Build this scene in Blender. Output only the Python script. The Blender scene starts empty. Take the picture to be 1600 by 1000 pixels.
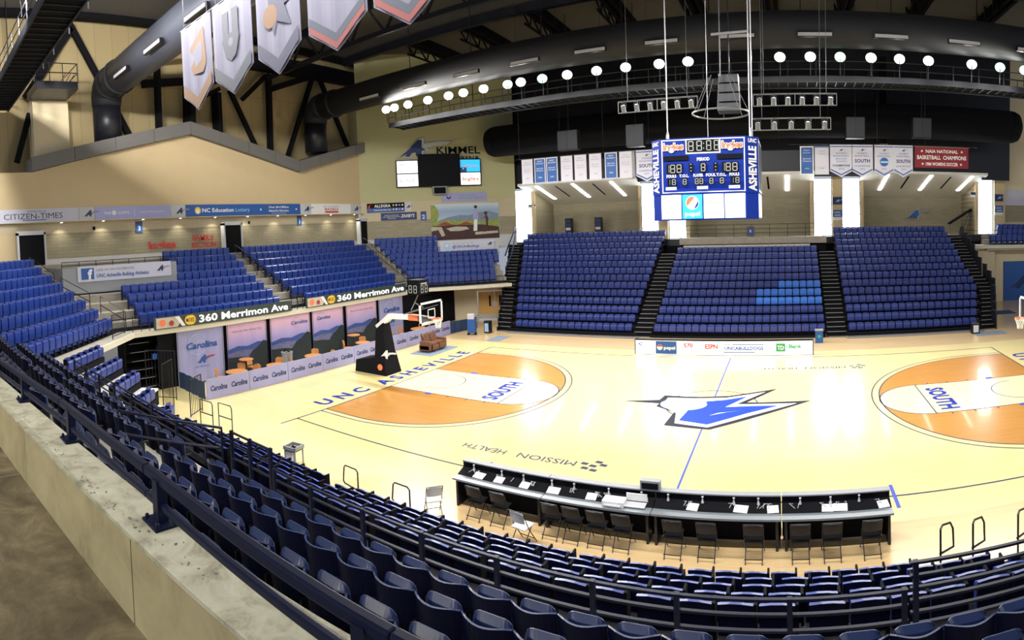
import bpy, math, random
from mathutils import Matrix, Vector
random.seed(7)
PI = math.pi
C = bpy.context.scene.collection
scene = bpy.context.scene

# ---------------------------------------------------------------- camera
# hand-held phone panorama: a cylindrical sweep of about 105 degrees
YAW, PITCH, ROLL, F, CY = -0.4908, -0.0388, -0.0383, 876.346, 388.853
cam_d = bpy.data.cameras.new('camera')
cam_d.type = 'PANO'
cam_d.panorama_type = 'CENTRAL_CYLINDRICAL'
cam_d.central_cylindrical_range_u_min = -800.0 / F
cam_d.central_cylindrical_range_u_max = 800.0 / F
cam_d.central_cylindrical_range_v_min = -(1000.0 - CY) / F
cam_d.central_cylindrical_range_v_max = CY / F
cam_d.central_cylindrical_radius = 1.0
cam_d.clip_start = 0.05
cam_d.clip_end = 300
cam = bpy.data.objects.new('camera', cam_d)
C.objects.link(cam)
fw = Vector((math.sin(YAW) * math.cos(PITCH), math.cos(YAW) * math.cos(PITCH), math.sin(PITCH)))
rt = Vector((math.cos(YAW), -math.sin(YAW), 0))
up = rt.cross(fw)
r2 = math.cos(ROLL) * rt + math.sin(ROLL) * up
u2 = -math.sin(ROLL) * rt + math.cos(ROLL) * up
mw = Matrix((r2, u2, -fw)).transposed().to_4x4()
mw.translation = (17.4096, -14.1414, 7.301)
cam.matrix_world = mw
scene.camera = cam

# ---------------------------------------------------------------- world, exposure
world = bpy.data.worlds.new('world')
scene.world = world
world.use_nodes = True
world.node_tree.nodes['Background'].inputs[0].default_value = (0.80, 0.86, 1.0, 1)
world.node_tree.nodes['Background'].inputs[1].default_value = 0.26
scene.view_settings.view_transform = 'Standard'
scene.view_settings.look = 'None'
scene.view_settings.gamma = 1
scene.view_settings.use_curve_mapping = False
scene.view_settings.exposure = 0.7
scene.cycles.use_denoising = True
scene.cycles.max_bounces = 6
scene.cycles.diffuse_bounces = 3
scene.cycles.glossy_bounces = 3
scene.cycles.transmission_bounces = 3
scene.cycles.sample_clamp_indirect = 6

# large lights: the floodlight rows on the two catwalks
LAMP_X_FAR = [-9.42, -8.62, -7.36, -5.6, -3.86, -2.67, -1.11, 0.66, 1.59, 3.07, 4.72, 6.59, 8.37, 10.36, 12.03,
              17.18, 18.87, 20.53, 22.27, 23.9, 25.59, 28.21, 29.99, 31.58]
LAMP_W = 1400.0      # one floodlight, far row
LAMP_WN = 1250.0    # one floodlight, near row

# ---------------------------------------------------------------- materials
def mat(name, col, rough=0.6, metal=0.0, spec=0.5, emit=None, es=1.0, noise=0.0, nscale=6.0, coat=0.0, bump=0.0, bscale=40.0):
    m = bpy.data.materials.new(name)
    m.use_nodes = True
    nt = m.node_tree
    b = nt.nodes['Principled BSDF']
    b.inputs['Base Color'].default_value = (*col, 1)
    b.inputs['Roughness'].default_value = rough
    b.inputs['Metallic'].default_value = metal
    b.inputs['Specular IOR Level'].default_value = spec
    b.inputs['Coat Weight'].default_value = coat
    if emit:
        b.inputs['Emission Color'].default_value = (*emit, 1)
        b.inputs['Emission Strength'].default_value = es
    if noise or bump:
        tc = nt.nodes.new('ShaderNodeTexCoord')
        n = nt.nodes.new('ShaderNodeTexNoise')
        n.inputs['Scale'].default_value = nscale
        n.inputs['Detail'].default_value = 5
        nt.links.new(tc.outputs['Object'], n.inputs['Vector'])
        if noise:
            mx = nt.nodes.new('ShaderNodeMix')
            mx.data_type = 'RGBA'
            mx.inputs['A'].default_value = (*[c * (1 - noise) for c in col], 1)
            mx.inputs['B'].default_value = (*[min(1, c * (1 + noise)) for c in col], 1)
            nt.links.new(n.outputs['Fac'], mx.inputs['Factor'])
            nt.links.new(mx.outputs['Result'], b.inputs['Base Color'])
        if bump:
            n2 = nt.nodes.new('ShaderNodeTexNoise')
            n2.inputs['Scale'].default_value = bscale
            nt.links.new(tc.outputs['Object'], n2.inputs['Vector'])
            bp = nt.nodes.new('ShaderNodeBump')
            bp.inputs['Strength'].default_value = bump
            nt.links.new(n2.outputs['Fac'], bp.inputs['Height'])
            nt.links.new(bp.outputs['Normal'], b.inputs['Normal'])
    return m

def wood(name, ca, cb, rough=0.2, axis_x=True, plank=0.057, length=1.1):
    m = bpy.data.materials.new(name)
    m.use_nodes = True
    nt = m.node_tree
    b = nt.nodes['Principled BSDF']
    b.inputs['Roughness'].default_value = rough
    b.inputs['Specular IOR Level'].default_value = 0.5
    b.inputs['Coat Weight'].default_value = 0.25
    b.inputs['Coat Roughness'].default_value = 0.06
    tc = nt.nodes.new('ShaderNodeTexCoord')
    br = nt.nodes.new('ShaderNodeTexBrick')
    br.inputs['Color1'].default_value = (*ca, 1)
    br.inputs['Color2'].default_value = (*cb, 1)
    br.inputs['Mortar'].default_value = (*[c * 0.8 for c in ca], 1)
    br.inputs['Scale'].default_value = 1
    br.inputs['Mortar Size'].default_value = 0.0015
    br.inputs['Brick Width'].default_value = length
    br.inputs['Row Height'].default_value = plank
    n = nt.nodes.new('ShaderNodeTexNoise')
    n.inputs['Scale'].default_value = 0.6
    n.inputs['Detail'].default_value = 3
    nt.links.new(tc.outputs['Object'], n.inputs['Vector'])
    nt.links.new(tc.outputs['Object'], br.inputs['Vector'])
    mx = nt.nodes.new('ShaderNodeMix')
    mx.data_type = 'RGBA'
    mx.blend_type = 'MULTIPLY'
    mx.inputs['Factor'].default_value = 0.12
    nt.links.new(br.outputs['Color'], mx.inputs['A'])
    nt.links.new(n.outputs['Fac'], mx.inputs['B'])
    nt.links.new(mx.outputs['Result'], b.inputs['Base Color'])
    return m

def block(name, ca, cb, mortar, bw=0.4, bh=0.2, rough=0.8, bump=0.15, ms=0.01, off=0.5):
    """split-face or glazed block wall laid in running bond"""
    m = bpy.data.materials.new(name)
    m.use_nodes = True
    nt = m.node_tree
    b = nt.nodes['Principled BSDF']
    b.inputs['Roughness'].default_value = rough
    tc = nt.nodes.new('ShaderNodeTexCoord')
    mp = nt.nodes.new('ShaderNodeMapping')
    mp.inputs['Rotation'].default_value = (PI / 2, 0, 0)
    br = nt.nodes.new('ShaderNodeTexBrick')
    br.offset = off
    br.inputs['Color1'].default_value = (*ca, 1)
    br.inputs['Color2'].default_value = (*cb, 1)
    br.inputs['Mortar'].default_value = (*mortar, 1)
    br.inputs['Scale'].default_value = 1
    br.inputs['Mortar Size'].default_value = ms
    br.inputs['Brick Width'].default_value = bw
    br.inputs['Row Height'].default_value = bh
    nt.links.new(tc.outputs['Object'], mp.inputs['Vector'])
    nt.links.new(mp.outputs['Vector'], br.inputs['Vector'])
    nt.links.new(br.outputs['Color'], b.inputs['Base Color'])
    return m

def gradient(name, stops, z0, z1, rough=0.7, es=0.0):
    """printed colour blend that runs up the sheet (part of the print)"""
    m = bpy.data.materials.new(name)
    m.use_nodes = True
    nt = m.node_tree
    b = nt.nodes['Principled BSDF']
    b.inputs['Roughness'].default_value = rough
    tc = nt.nodes.new('ShaderNodeTexCoord')
    sp = nt.nodes.new('ShaderNodeSeparateXYZ')
    mr = nt.nodes.new('ShaderNodeMapRange')
    mr.inputs['From Min'].default_value = z0
    mr.inputs['From Max'].default_value = z1
    cr = nt.nodes.new('ShaderNodeValToRGB')
    el = cr.color_ramp.elements
    el[0].position, el[0].color = stops[0][0], (*stops[0][1], 1)
    el[1].position, el[1].color = stops[-1][0], (*stops[-1][1], 1)
    for p, c in stops[1:-1]:
        e = el.new(p)
        e.color = (*c, 1)
    nt.links.new(tc.outputs['Object'], sp.inputs['Vector'])
    nt.links.new(sp.outputs['Z'], mr.inputs['Value'])
    nt.links.new(mr.outputs['Result'], cr.inputs['Fac'])
    nt.links.new(cr.outputs['Color'], b.inputs['Base Color'])
    return m

M = {}
M['maple'] = wood('maple_floor', (0.90, 0.76, 0.36), (0.85, 0.71, 0.33), 0.2)
M['apron'] = wood('apron_floor', (0.78, 0.56, 0.29), (0.72, 0.51, 0.26), 0.22)
M['stain'] = wood('stained_maple', (0.60, 0.28, 0.055), (0.53, 0.24, 0.045), 0.25)
M['pale'] = wood('pale_maple', (0.92, 0.82, 0.50), (0.88, 0.78, 0.46), 0.2)
M['navy_line'] = mat('navy_line_paint', (0.015, 0.025, 0.10), 0.5, spec=0.15)
M['blue_line'] = mat('blue_line_paint', (0.06, 0.10, 0.50), 0.5, spec=0.15)
M['royal'] = mat('royal_blue_paint', (0.006, 0.030, 0.30), 0.5, spec=0.15)
M['court_black'] = mat('court_black_paint', (0.015, 0.015, 0.03), 0.5, spec=0.15)
M['court_white'] = mat('court_white_paint', (0.9, 0.9, 0.9), 0.35)
M['court_blue'] = mat('court_blue_paint', (0.010, 0.05, 0.48), 0.5, spec=0.15)
M['court_sky'] = mat('court_pale_blue_paint', (0.35, 0.60, 0.85), 0.35)
M['court_grey'] = mat('court_grey_paint', (0.38, 0.46, 0.58), 0.35)
M['navy'] = mat('shaded_seat_back', (0.003, 0.0045, 0.024), 0.45, spec=0.08, noise=0.15, nscale=3)  # rear of the near seat backs: their unlit dark is put into the colour
M['seatblue'] = mat('blue_seat_plastic', (0.014, 0.045, 0.27), 0.28, spec=0.7, noise=0.12, nscale=3)
M['vinyl'] = mat('blue_vinyl', (0.026, 0.048, 0.24), 0.36, spec=0.55, noise=0.15, nscale=2)
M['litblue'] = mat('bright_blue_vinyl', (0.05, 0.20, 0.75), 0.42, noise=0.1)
M['pan'] = mat('navy_seat_pan', (0.007, 0.020, 0.085), 0.36, spec=0.45, noise=0.15, nscale=3)
M['black'] = mat('black_paint', (0.006, 0.006, 0.008), 0.85, spec=0.15, noise=0.2)
M['blacksteel'] = mat('black_steel', (0.010, 0.011, 0.018), 0.4, metal=0.1, noise=0.2)
M['rail'] = mat('dark_navy_rail', (0.005, 0.008, 0.028), 0.40, spec=0.16, noise=0.2)
M['duct'] = mat('dark_fabric_duct', (0.014, 0.015, 0.020), 0.7, noise=0.15, nscale=1.5)
M['silver'] = mat('grey_duct_metal', (0.10, 0.11, 0.15), 0.45, metal=0.3, noise=0.15, nscale=1.5)
M['deck'] = mat('roof_deck', (0.10, 0.094, 0.084), 0.85, noise=0.12, nscale=2)
M['cream'] = mat('cream_wall_paint', (0.62, 0.49, 0.29), 0.85, noise=0.04, nscale=1.2)
M['cream2'] = mat('light_cream_paint', (0.70, 0.60, 0.40), 0.85, noise=0.04)
M['green_cream'] = mat('greenish_cream_paint', (0.47, 0.46, 0.26), 0.85, noise=0.04)
M['upper'] = block('upper_panel_wall', (0.42, 0.33, 0.17), (0.37, 0.29, 0.15), (0.24, 0.19, 0.10), 1.25, 6.1, ms=0.015, off=0.0)
M['cmu'] = block('ribbed_block_wall', (0.36, 0.32, 0.22), (0.31, 0.28, 0.19), (0.24, 0.21, 0.14), 0.8, 0.2, ms=0.012)
M['cmu2'] = block('smooth_block_band', (0.56, 0.48, 0.33), (0.53, 0.46, 0.31), (0.5, 0.43, 0.3), 0.8, 0.4, ms=0.006)
M['trimgrey'] = mat('grey_sheet_trim', (0.16, 0.155, 0.15), 0.6, noise=0.06)
M['concrete'] = mat('grey_concrete', (0.34, 0.31, 0.26), 0.9, noise=0.22, nscale=2.5, bump=0.2)
M['tread'] = mat('pale_concrete_tread', (0.45, 0.42, 0.35), 0.9, noise=0.2, nscale=2)
M['whitedeck'] = mat('white_deck', (0.72, 0.72, 0.68), 0.7, noise=0.06)
M['ledge'] = mat('cream_ledge', (0.70, 0.66, 0.52), 0.8, noise=0.06)
M['glass'] = mat('daylight_pane', (0.9, 0.95, 1.0), 0.2, emit=(0.86, 0.94, 1.0), es=7.0)
M['frame'] = mat('window_frame', (0.10, 0.13, 0.16), 0.5)
M['ceil'] = mat('alcove_ceiling', (0.86, 0.84, 0.78), 0.8, noise=0.03)
M['strip'] = mat('strip_light', (1, 1, 1), 0.5, emit=(1.0, 0.96, 0.88), es=7.0)
def cloth(name, col, tr=0.45):
    m = mat(name, col, 0.8)
    nt = m.node_tree
    b = nt.nodes['Principled BSDF']
    t = nt.nodes.new('ShaderNodeBsdfTranslucent')
    t.inputs['Color'].default_value = (*col, 1)
    mx = nt.nodes.new('ShaderNodeMixShader')
    mx.inputs[0].default_value = tr
    nt.links.new(b.outputs[0], mx.inputs[1])
    nt.links.new(t.outputs[0], mx.inputs[2])
    nt.links.new(mx.outputs[0], nt.nodes['Material Output'].inputs['Surface'])
    return m
M['white'] = cloth('white_banner_cloth', (0.72, 0.72, 0.84), 0.2)
M['schoolcloth'] = cloth('pale_lavender_banner_cloth', (0.21, 0.205, 0.275), 0.05)
M['white2'] = mat('plain_white', (0.82, 0.82, 0.82), 0.5)
M['lav'] = mat('lavender_white', (0.36, 0.355, 0.60), 0.65, noise=0.05, nscale=1.5)
M['lav2'] = mat('lavender_panel', (0.40, 0.42, 0.72), 0.6)
M['signblue'] = mat('sign_blue', (0.02, 0.10, 0.36), 0.5)
M['signnavy'] = mat('sign_navy', (0.012, 0.03, 0.13), 0.5)
M['red'] = mat('sign_red', (0.62, 0.03, 0.025), 0.5)
M['orange'] = mat('sign_orange', (0.90, 0.22, 0.10), 0.5)
M['maroon'] = mat('maroon_cloth', (0.22, 0.012, 0.025), 0.7)
M['grey'] = mat('mid_grey', (0.30, 0.31, 0.33), 0.6, noise=0.08)
M['lightgrey'] = mat('light_grey', (0.55, 0.56, 0.58), 0.6, noise=0.05)
M['silvertop'] = mat('silver_table_top', (0.20, 0.225, 0.25), 0.4, noise=0.05)
M['steel'] = mat('bright_steel', (0.6, 0.6, 0.62), 0.35, metal=0.8)
M['paper'] = mat('white_paper', (0.85, 0.85, 0.87), 0.7)
M['chairwhite'] = mat('white_mesh_back', (0.62, 0.62, 0.60), 0.6)
M['woodtan'] = mat('orange_wood', (0.55, 0.24, 0.07), 0.45, noise=0.12, nscale=8)
M['doorwood'] = mat('honey_door_wood', (0.66, 0.38, 0.11), 0.45, noise=0.08)
M['leather'] = mat('brown_leather', (0.16, 0.065, 0.030), 0.4, noise=0.2, nscale=5)
M['yellow'] = mat('sign_yellow', (0.85, 0.55, 0.05), 0.5)
M['green'] = mat('sign_green', (0.03, 0.40, 0.16), 0.5)
M['led'] = mat('led_panel_dark', (0.035, 0.055, 0.050), 0.4)
M['ledw'] = mat('led_white', (0.9, 0.9, 0.9), 0.5, emit=(1, 1, 1), es=0.6)
M['ledlit'] = mat('backlit_white', (1, 1, 1), 0.5, emit=(1.0, 0.99, 0.95), es=0.72)
M['ledcyan'] = mat('backlit_cyan', (0.03, 0.35, 0.75), 0.5, emit=(0.02, 0.36, 0.85), es=0.8)
M['digit'] = mat('unlit_digit', (0.42, 0.43, 0.40), 0.5)
M['screen'] = mat('black_screen', (0.005, 0.006, 0.009), 0.5, spec=0.1)
M['lampglass'] = mat('floodlight_lens', (1, 1, 1), 0.3, emit=(1.0, 0.98, 0.95), es=5.0)
M['lampgreen'] = mat('greenish_floodlight_lens', (1, 1, 1), 0.3, emit=(0.40, 1.0, 0.78), es=2.6)
M['lampcool'] = mat('cool_floodlight_lens', (1, 1, 1), 0.3, emit=(0.70, 0.92, 1.0), es=3.2)
M['galv'] = mat('galvanised_steel', (0.20, 0.21, 0.22), 0.5, metal=0.4)
M['walkmetal'] = mat('dark_catwalk_steel', (0.045, 0.047, 0.055), 0.5, metal=0.3)
M['net'] = mat('white_net', (0.85, 0.83, 0.75), 0.8)
def worn(name, dark, mid, light, scale, rough=0.85, bump=0.3):
    m = mat(name, mid, rough)
    nt = m.node_tree
    b = nt.nodes['Principled BSDF']
    tc = nt.nodes.new('ShaderNodeTexCoord')
    n = nt.nodes.new('ShaderNodeTexNoise')
    n.inputs['Scale'].default_value = scale
    n.inputs['Detail'].default_value = 9
    n.inputs['Roughness'].default_value = 0.68
    n.inputs['Distortion'].default_value = 0.5
    cr = nt.nodes.new('ShaderNodeValToRGB')
    e = cr.color_ramp.elements
    e[0].position, e[0].color = 0.34, (*dark, 1)
    e[1].position, e[1].color = 0.66, (*light, 1)
    q = e.new(0.5)
    q.color = (*mid, 1)
    nt.links.new(tc.outputs['Object'], n.inputs['Vector'])
    nt.links.new(n.outputs['Fac'], cr.inputs['Fac'])
    nt.links.new(cr.outputs['Color'], b.inputs['Base Color'])
    bp = nt.nodes.new('ShaderNodeBump')
    bp.inputs['Strength'].default_value = bump
    bp.inputs['Distance'].default_value = 0.01
    nt.links.new(n.outputs['Fac'], bp.inputs['Height'])
    nt.links.new(bp.outputs['Normal'], b.inputs['Normal'])
    return m
M['floor_old'] = worn('worn_concrete_floor', (0.050, 0.038, 0.018), (0.095, 0.075, 0.040), (0.165, 0.135, 0.080), 2.4)
M['coping'] = worn('concrete_coping', (0.20, 0.19, 0.14), (0.36, 0.35, 0.27), (0.44, 0.43, 0.35), 5.0)
M['wallcream'] = worn('painted_parapet', (0.24, 0.205, 0.115), (0.33, 0.29, 0.165), (0.38, 0.335, 0.20), 1.7, bump=0.1)
M['stainmark'] = mat('dark_stain', (0.14, 0.13, 0.10), 0.9)
M['scuff'] = mat('grey_scuff', (0.25, 0.25, 0.24), 0.9)
M['mat_grey'] = mat('grey_blue_mat', (0.20, 0.25, 0.33), 0.9)
M['bluecloth'] = mat('dark_blue_cloth', (0.02, 0.05, 0.13), 0.8, noise=0.15)
M['pic_sky'] = gradient('print_dusk_sky', [(0, (0.16, 0.20, 0.52)), (0.45, (0.42, 0.34, 0.62)), (0.8, (0.72, 0.45, 0.58)), (1, (0.50, 0.38, 0.62))], 0.9, 2.85)
M['pic_mount'] = mat('print_blue_mountain', (0.035, 0.075, 0.27), 0.7, noise=0.25, nscale=3)
M['pic_town'] = mat('print_city', (0.13, 0.13, 0.25), 0.7, noise=0.95, nscale=14)
M['pic_trees'] = mat('print_dark_trees', (0.009, 0.018, 0.024), 0.7, noise=0.6, nscale=6)
M['mur_sky'] = gradient('print_mural_sky', [(0, (0.45, 0.55, 0.62)), (0.6, (0.30, 0.42, 0.62)), (1, (0.60, 0.68, 0.74))], 8.0, 9.5)
M['mur_green'] = mat('print_mural_foliage', (0.28, 0.33, 0.08), 0.7, noise=0.7, nscale=7)
M['mur_hill'] = mat('print_mural_hills', (0.20, 0.27, 0.36), 0.7, noise=0.2)
M['mur_tan'] = mat('print_mural_tablecloth', (0.55, 0.47, 0.38), 0.7, noise=0.3, nscale=5)
M['mur_dark'] = mat('print_mural_shade', (0.07, 0.03, 0.03), 0.7, noise=0.6, nscale=6)
M['mural_red'] = mat('print_mural_red', (0.35, 0.05, 0.04), 0.7)
M['skin'] = mat('print_figure_tone', (0.28, 0.15, 0.10), 0.7)
M['nozing'] = mat('white_step_nosing', (0.30, 0.30, 0.29), 0.6)
M['shell'] = mat('shaded_vinyl_back', (0.006, 0.009, 0.040), 0.3, spec=0.5)  # rear of bleacher seats: shade put into a darker copy of the vinyl

# ---------------------------------------------------------------- geometry helpers
_tc = {}
def text_geo(s, bold=0.0, shear=0.0):
    key = (s, bold, shear)
    if key not in _tc:
        cu = bpy.data.curves.new('t', 'FONT')
        cu.body = s
        cu.size = 1.0
        cu.offset = bold
        cu.shear = shear
        cu.resolution_u = 2
        cu.align_x = 'LEFT'
        o = bpy.data.objects.new('t', cu)
        C.objects.link(o)
        dg = bpy.context.evaluated_depsgraph_get()
        me = bpy.data.meshes.new_from_object(o.evaluated_get(dg))
        vs = [tuple(v.co) for v in me.vertices]
        fs = [tuple(p.vertices) for p in me.polygons]
        bpy.data.objects.remove(o)
        bpy.data.curves.remove(cu)
        bpy.data.meshes.remove(me)
        xs = [v[0] for v in vs] or [0, 1]
        _tc[key] = (vs, fs, min(xs), max(xs))
    return _tc[key]

class MB:
    def __init__(s):
        s.v, s.f, s.m = [], [], []
    def add(s, vs, fs, mi=0, T=None):
        n = len(s.v)
        if T is not None:
            vs = [tuple(T @ Vector(v)) for v in vs]
        s.v += [tuple(v) for v in vs]
        s.f += [tuple(n + i for i in f) for f in fs]
        s.m += [mi] * len(fs)
        return s
    def box(s, x0, x1, y0, y1, z0, z1, mi=0, T=None):
        vs = [(x, y, z) for z in (z0, z1) for y in (y0, y1) for x in (x0, x1)]
        return s.add(vs, [(0, 2, 3, 1), (4, 5, 7, 6), (0, 1, 5, 4), (2, 6, 7, 3), (0, 4, 6, 2), (1, 3, 7, 5)], mi, T)
    def tube(s, pts, r, mi=0, n=6, T=None, cap=True):
        pts = [Vector(p) for p in pts]
        vs, fs = [], []
        prev = None
        for i, p in enumerate(pts):
            d = (pts[min(i + 1, len(pts) - 1)] - pts[max(i - 1, 0)]).normalized()
            a = prev if prev is not None else (Vector((0, 0, 1)) if abs(d.z) < 0.9 else Vector((1, 0, 0)))
            u = (a - d * a.dot(d)).normalized()
            w = d.cross(u)
            prev = u
            rr = r[i] if isinstance(r, (list, tuple)) else r
            for k in range(n):
                t = 2 * PI * (k + 0.5) / n
                vs.append(tuple(p + rr * (math.cos(t) * u + math.sin(t) * w)))
        for i in range(len(pts) - 1):
            for k in range(n):
                a, b = i * n + k, i * n + (k + 1) % n
                fs.append((a, b, b + n, a + n))
        if cap:
            fs.append(tuple(range(n))[::-1])
            fs.append(tuple((len(pts) - 1) * n + k for k in range(n)))
        return s.add(vs, fs, mi, T)
    def bar(s, a, b, w, h, mi=0, T=None):
        """rectangular bar from a to b, h tall in the vertical sense"""
        a, b = Vector(a), Vector(b)
        d = (b - a).normalized()
        side = d.cross(Vector((0, 0, 1)))
        if side.length < 1e-4:
            side = Vector((1, 0, 0))
        side.normalize()
        upv = side.cross(d)
        vs = []
        for p in (a, b):
            for su, sv in ((-1, -1), (1, -1), (1, 1), (-1, 1)):
                vs.append(tuple(p + side * su * w / 2 + upv * sv * h / 2))
        return s.add(vs, [(3, 2, 1, 0), (4, 5, 6, 7), (0, 1, 5, 4), (1, 2, 6, 5), (2, 3, 7, 6), (3, 0, 4, 7)], mi, T)
    def prism(s, poly, y0, y1, mi=0, T=None):
        """poly in (x, z), pushed from y0 to y1"""
        n = len(poly)
        vs = [(x, y0, z) for x, z in poly] + [(x, y1, z) for x, z in poly]
        fs = [tuple(range(n)), tuple(range(2 * n - 1, n - 1, -1))]
        fs += [(i, i + n, (i + 1) % n + n, (i + 1) % n) for i in range(n)]
        return s.add(vs, fs, mi, T)
    def flat(s, poly, z, mi=0):
        """thin painted shape lying on a floor, poly in (x, y)"""
        n = len(poly)
        vs = [(x, y, z) for x, y in poly] + [(x, y, z - 0.0012) for x, y in poly]
        fs = [tuple(range(n)), tuple(range(2 * n - 1, n - 1, -1))] + [(i, i + n, (i + 1) % n + n, (i + 1) % n) for i in range(n)]
        return s.add(vs, fs, mi)
    def lathe(s, prof, mi=0, n=12, T=None):
        vs, fs = [], []
        for r, z in prof:
            for k in range(n):
                t = 2 * PI * k / n
                vs.append((r * math.cos(t), r * math.sin(t), z))
        for i in range(len(prof) - 1):
            for k in range(n):
                a, b = i * n + k, i * n + (k + 1) % n
                fs.append((a, b, b + n, a + n))
        fs.append(tuple(range(n))[::-1])
        fs.append(tuple((len(prof) - 1) * n + k for k in range(n)))
        return s.add(vs, fs, mi, T)
    def shell(s, fn, nx, nz, mi=0, T=None):
        """closed sheet: fn(u, w, side) gives a point"""
        vs, fs = [], []
        for side in (0, 1):
            for j in range(nz + 1):
                for i in range(nx + 1):
                    vs.append(fn(i / nx, j / nz, side))
        N = (nx + 1) * (nz + 1)
        g = lambda i, j, q: q * N + j * (nx + 1) + i
        for j in range(nz):
            for i in range(nx):
                fs.append((g(i, j, 0), g(i + 1, j, 0), g(i + 1, j + 1, 0), g(i, j + 1, 0)))
                fs.append((g(i, j, 1), g(i, j + 1, 1), g(i + 1, j + 1, 1), g(i + 1, j, 1)))
        for i in range(nx):
            fs.append((g(i, 0, 0), g(i, 0, 1), g(i + 1, 0, 1), g(i + 1, 0, 0)))
            fs.append((g(i, nz, 0), g(i + 1, nz, 0), g(i + 1, nz, 1), g(i, nz, 1)))
        for j in range(nz):
            fs.append((g(0, j, 0), g(0, j + 1, 0), g(0, j + 1, 1), g(0, j, 1)))
            fs.append((g(nx, j, 0), g(nx, j, 1), g(nx, j + 1, 1), g(nx, j + 1, 0)))
        return s.add(vs, fs, mi, T)
    def text(s, st, x, z, size, mi=0, y=0.0, w=None, bold=0.0, shear=0.0, al='C', T=None):
        """upright lettering read from -y; size is the cap height"""
        vs, fs, x0, x1 = text_geo(st, bold, shear)
        k = size / 0.70
        kx = k if w is None else w / (x1 - x0)
        W = (x1 - x0) * kx
        ox = x - (W / 2 if al == 'C' else 0 if al == 'L' else W) - x0 * kx
        return s.add([(ox + a * kx, y, z + b * k) for a, b, c in vs], fs, mi, T)
    def floor_text(s, st, p, ang, size, mi=0, w=None, bold=0.0, z=0.006):
        """lettering on a floor; p is the middle of the baseline, ang the reading direction"""
        vs, fs, x0, x1 = text_geo(st, bold, 0.0)
        k = size / 0.70
        kx = k if w is None else w / (x1 - x0)
        T = Matrix.Translation((p[0], p[1], z)) @ Matrix.Rotation(ang, 4, 'Z')
        xm = (x0 + x1) / 2
        return s.add([((a - xm) * kx, b * k, 0) for a, b, c in vs], fs, mi, T)
    def mesh(s, name, mats, smooth=False):
        me = bpy.data.meshes.new(name)
        me.from_pydata(s.v, [], s.f)
        for m in mats:
            me.materials.append(M[m] if isinstance(m, str) else m)
        for p, i in zip(me.polygons, s.m):
            p.material_index = i
            p.use_smooth = smooth
        me.update()
        return me
    def build(s, name, mats, parent=None, smooth=False, loc=(0, 0, 0), rz=0.0, bevel=0.0):
        if isinstance(mats, str):
            mats = [mats]
        o = bpy.data.objects.new(name, s.mesh(name, mats, smooth))
        C.objects.link(o)
        o.location = loc
        o.rotation_euler = (0, 0, rz)
        if parent is not None:
            o.parent = parent
        if bevel:
            b = o.modifiers.new('bevel', 'BEVEL')
            b.width = bevel
            b.segments = 2
            b.limit_method = 'ANGLE'
        return o

def tag(o, label=None, cat=None, group=None, kind=None):
    if label: o['label'] = label
    if cat: o['category'] = cat
    if group: o['group'] = group
    if kind: o['kind'] = kind
    return o

def thing(name, label, cat, loc=(0, 0, 0), rz=0.0, group=None):
    o = bpy.data.objects.new(name, None)
    o.empty_display_size = 0.2
    C.objects.link(o)
    o.location = loc
    o.rotation_euler = (0, 0, rz)
    return tag(o, label, cat, group)

def struct(name, mb, mats, loc=(0, 0, 0), rz=0.0, label=None, smooth=False, parent=None, bevel=0.0):
    o = mb.build(name, mats, parent, smooth, loc, rz, bevel)
    if parent is None:
        o['kind'] = 'structure'
        if label: o['label'] = label
    return o

KIDS = {}
def dup(root, loc, rz, label, group=None):
    r = root.copy()
    C.objects.link(r)
    r.location = loc
    r.rotation_euler = (0, 0, rz)
    r['label'] = label
    if group: r['group'] = group
    for ch in KIDS[root.name]:
        c = ch.copy()
        C.objects.link(c)
        c.parent = r
    return r

ONES = ['zeroth', 'first', 'second', 'third', 'fourth', 'fifth', 'sixth', 'seventh', 'eighth', 'ninth', 'tenth', 'eleventh', 'twelfth',
        'thirteenth', 'fourteenth', 'fifteenth', 'sixteenth', 'seventeenth', 'eighteenth', 'nineteenth']
TENS = {2: ('twentieth', 'twenty'), 3: ('thirtieth', 'thirty'), 4: ('fortieth', 'forty'), 5: ('fiftieth', 'fifty')}
def nth(i):
    if i < 20: return ONES[i]
    t, o = divmod(i, 10)
    return TENS[t][0] if o == 0 else TENS[t][1] + '-' + ONES[o]

# ---------------------------------------------------------------- logo shapes (x right, z up, unit height)
LOGO_A = [(0.0, 0.0), (0.55, 0.42), (1.15, 1.0), (1.38, 1.0), (1.36, 0.55), (1.62, 0.42), (1.36, 0.36), (1.30, 0.0), (1.02, 0.06),
          (1.00, 0.28), (0.78, 0.24), (0.60, 0.02), (0.36, 0.06), (0.44, 0.20)]
LOGO_SWOOSH = [(1.42, 0.74), (2.2, 0.84), (2.75, 0.80), (2.55, 0.66), (1.95, 0.62), (1.42, 0.48)]
def put_logo(mb, x, z, h, mi, y=0.0, mi2=None):
    """slanted letter-A emblem, h tall, left foot at x"""
    mb.add([(x + a * h, y, z + b * h) for a, b in LOGO_A], [tuple(range(len(LOGO_A)))], mi)
    mb.add([(x + a * h, y, z + b * h) for a, b in LOGO_SWOOSH], [tuple(range(len(LOGO_SWOOSH)))], mi2 if mi2 is not None else mi)
# ================================================================ SETTING
# ---- floor
fl = struct('floor', MB().box(-30, 46, -13.5, 48, -0.30, 0.0), ['maple'])

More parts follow.
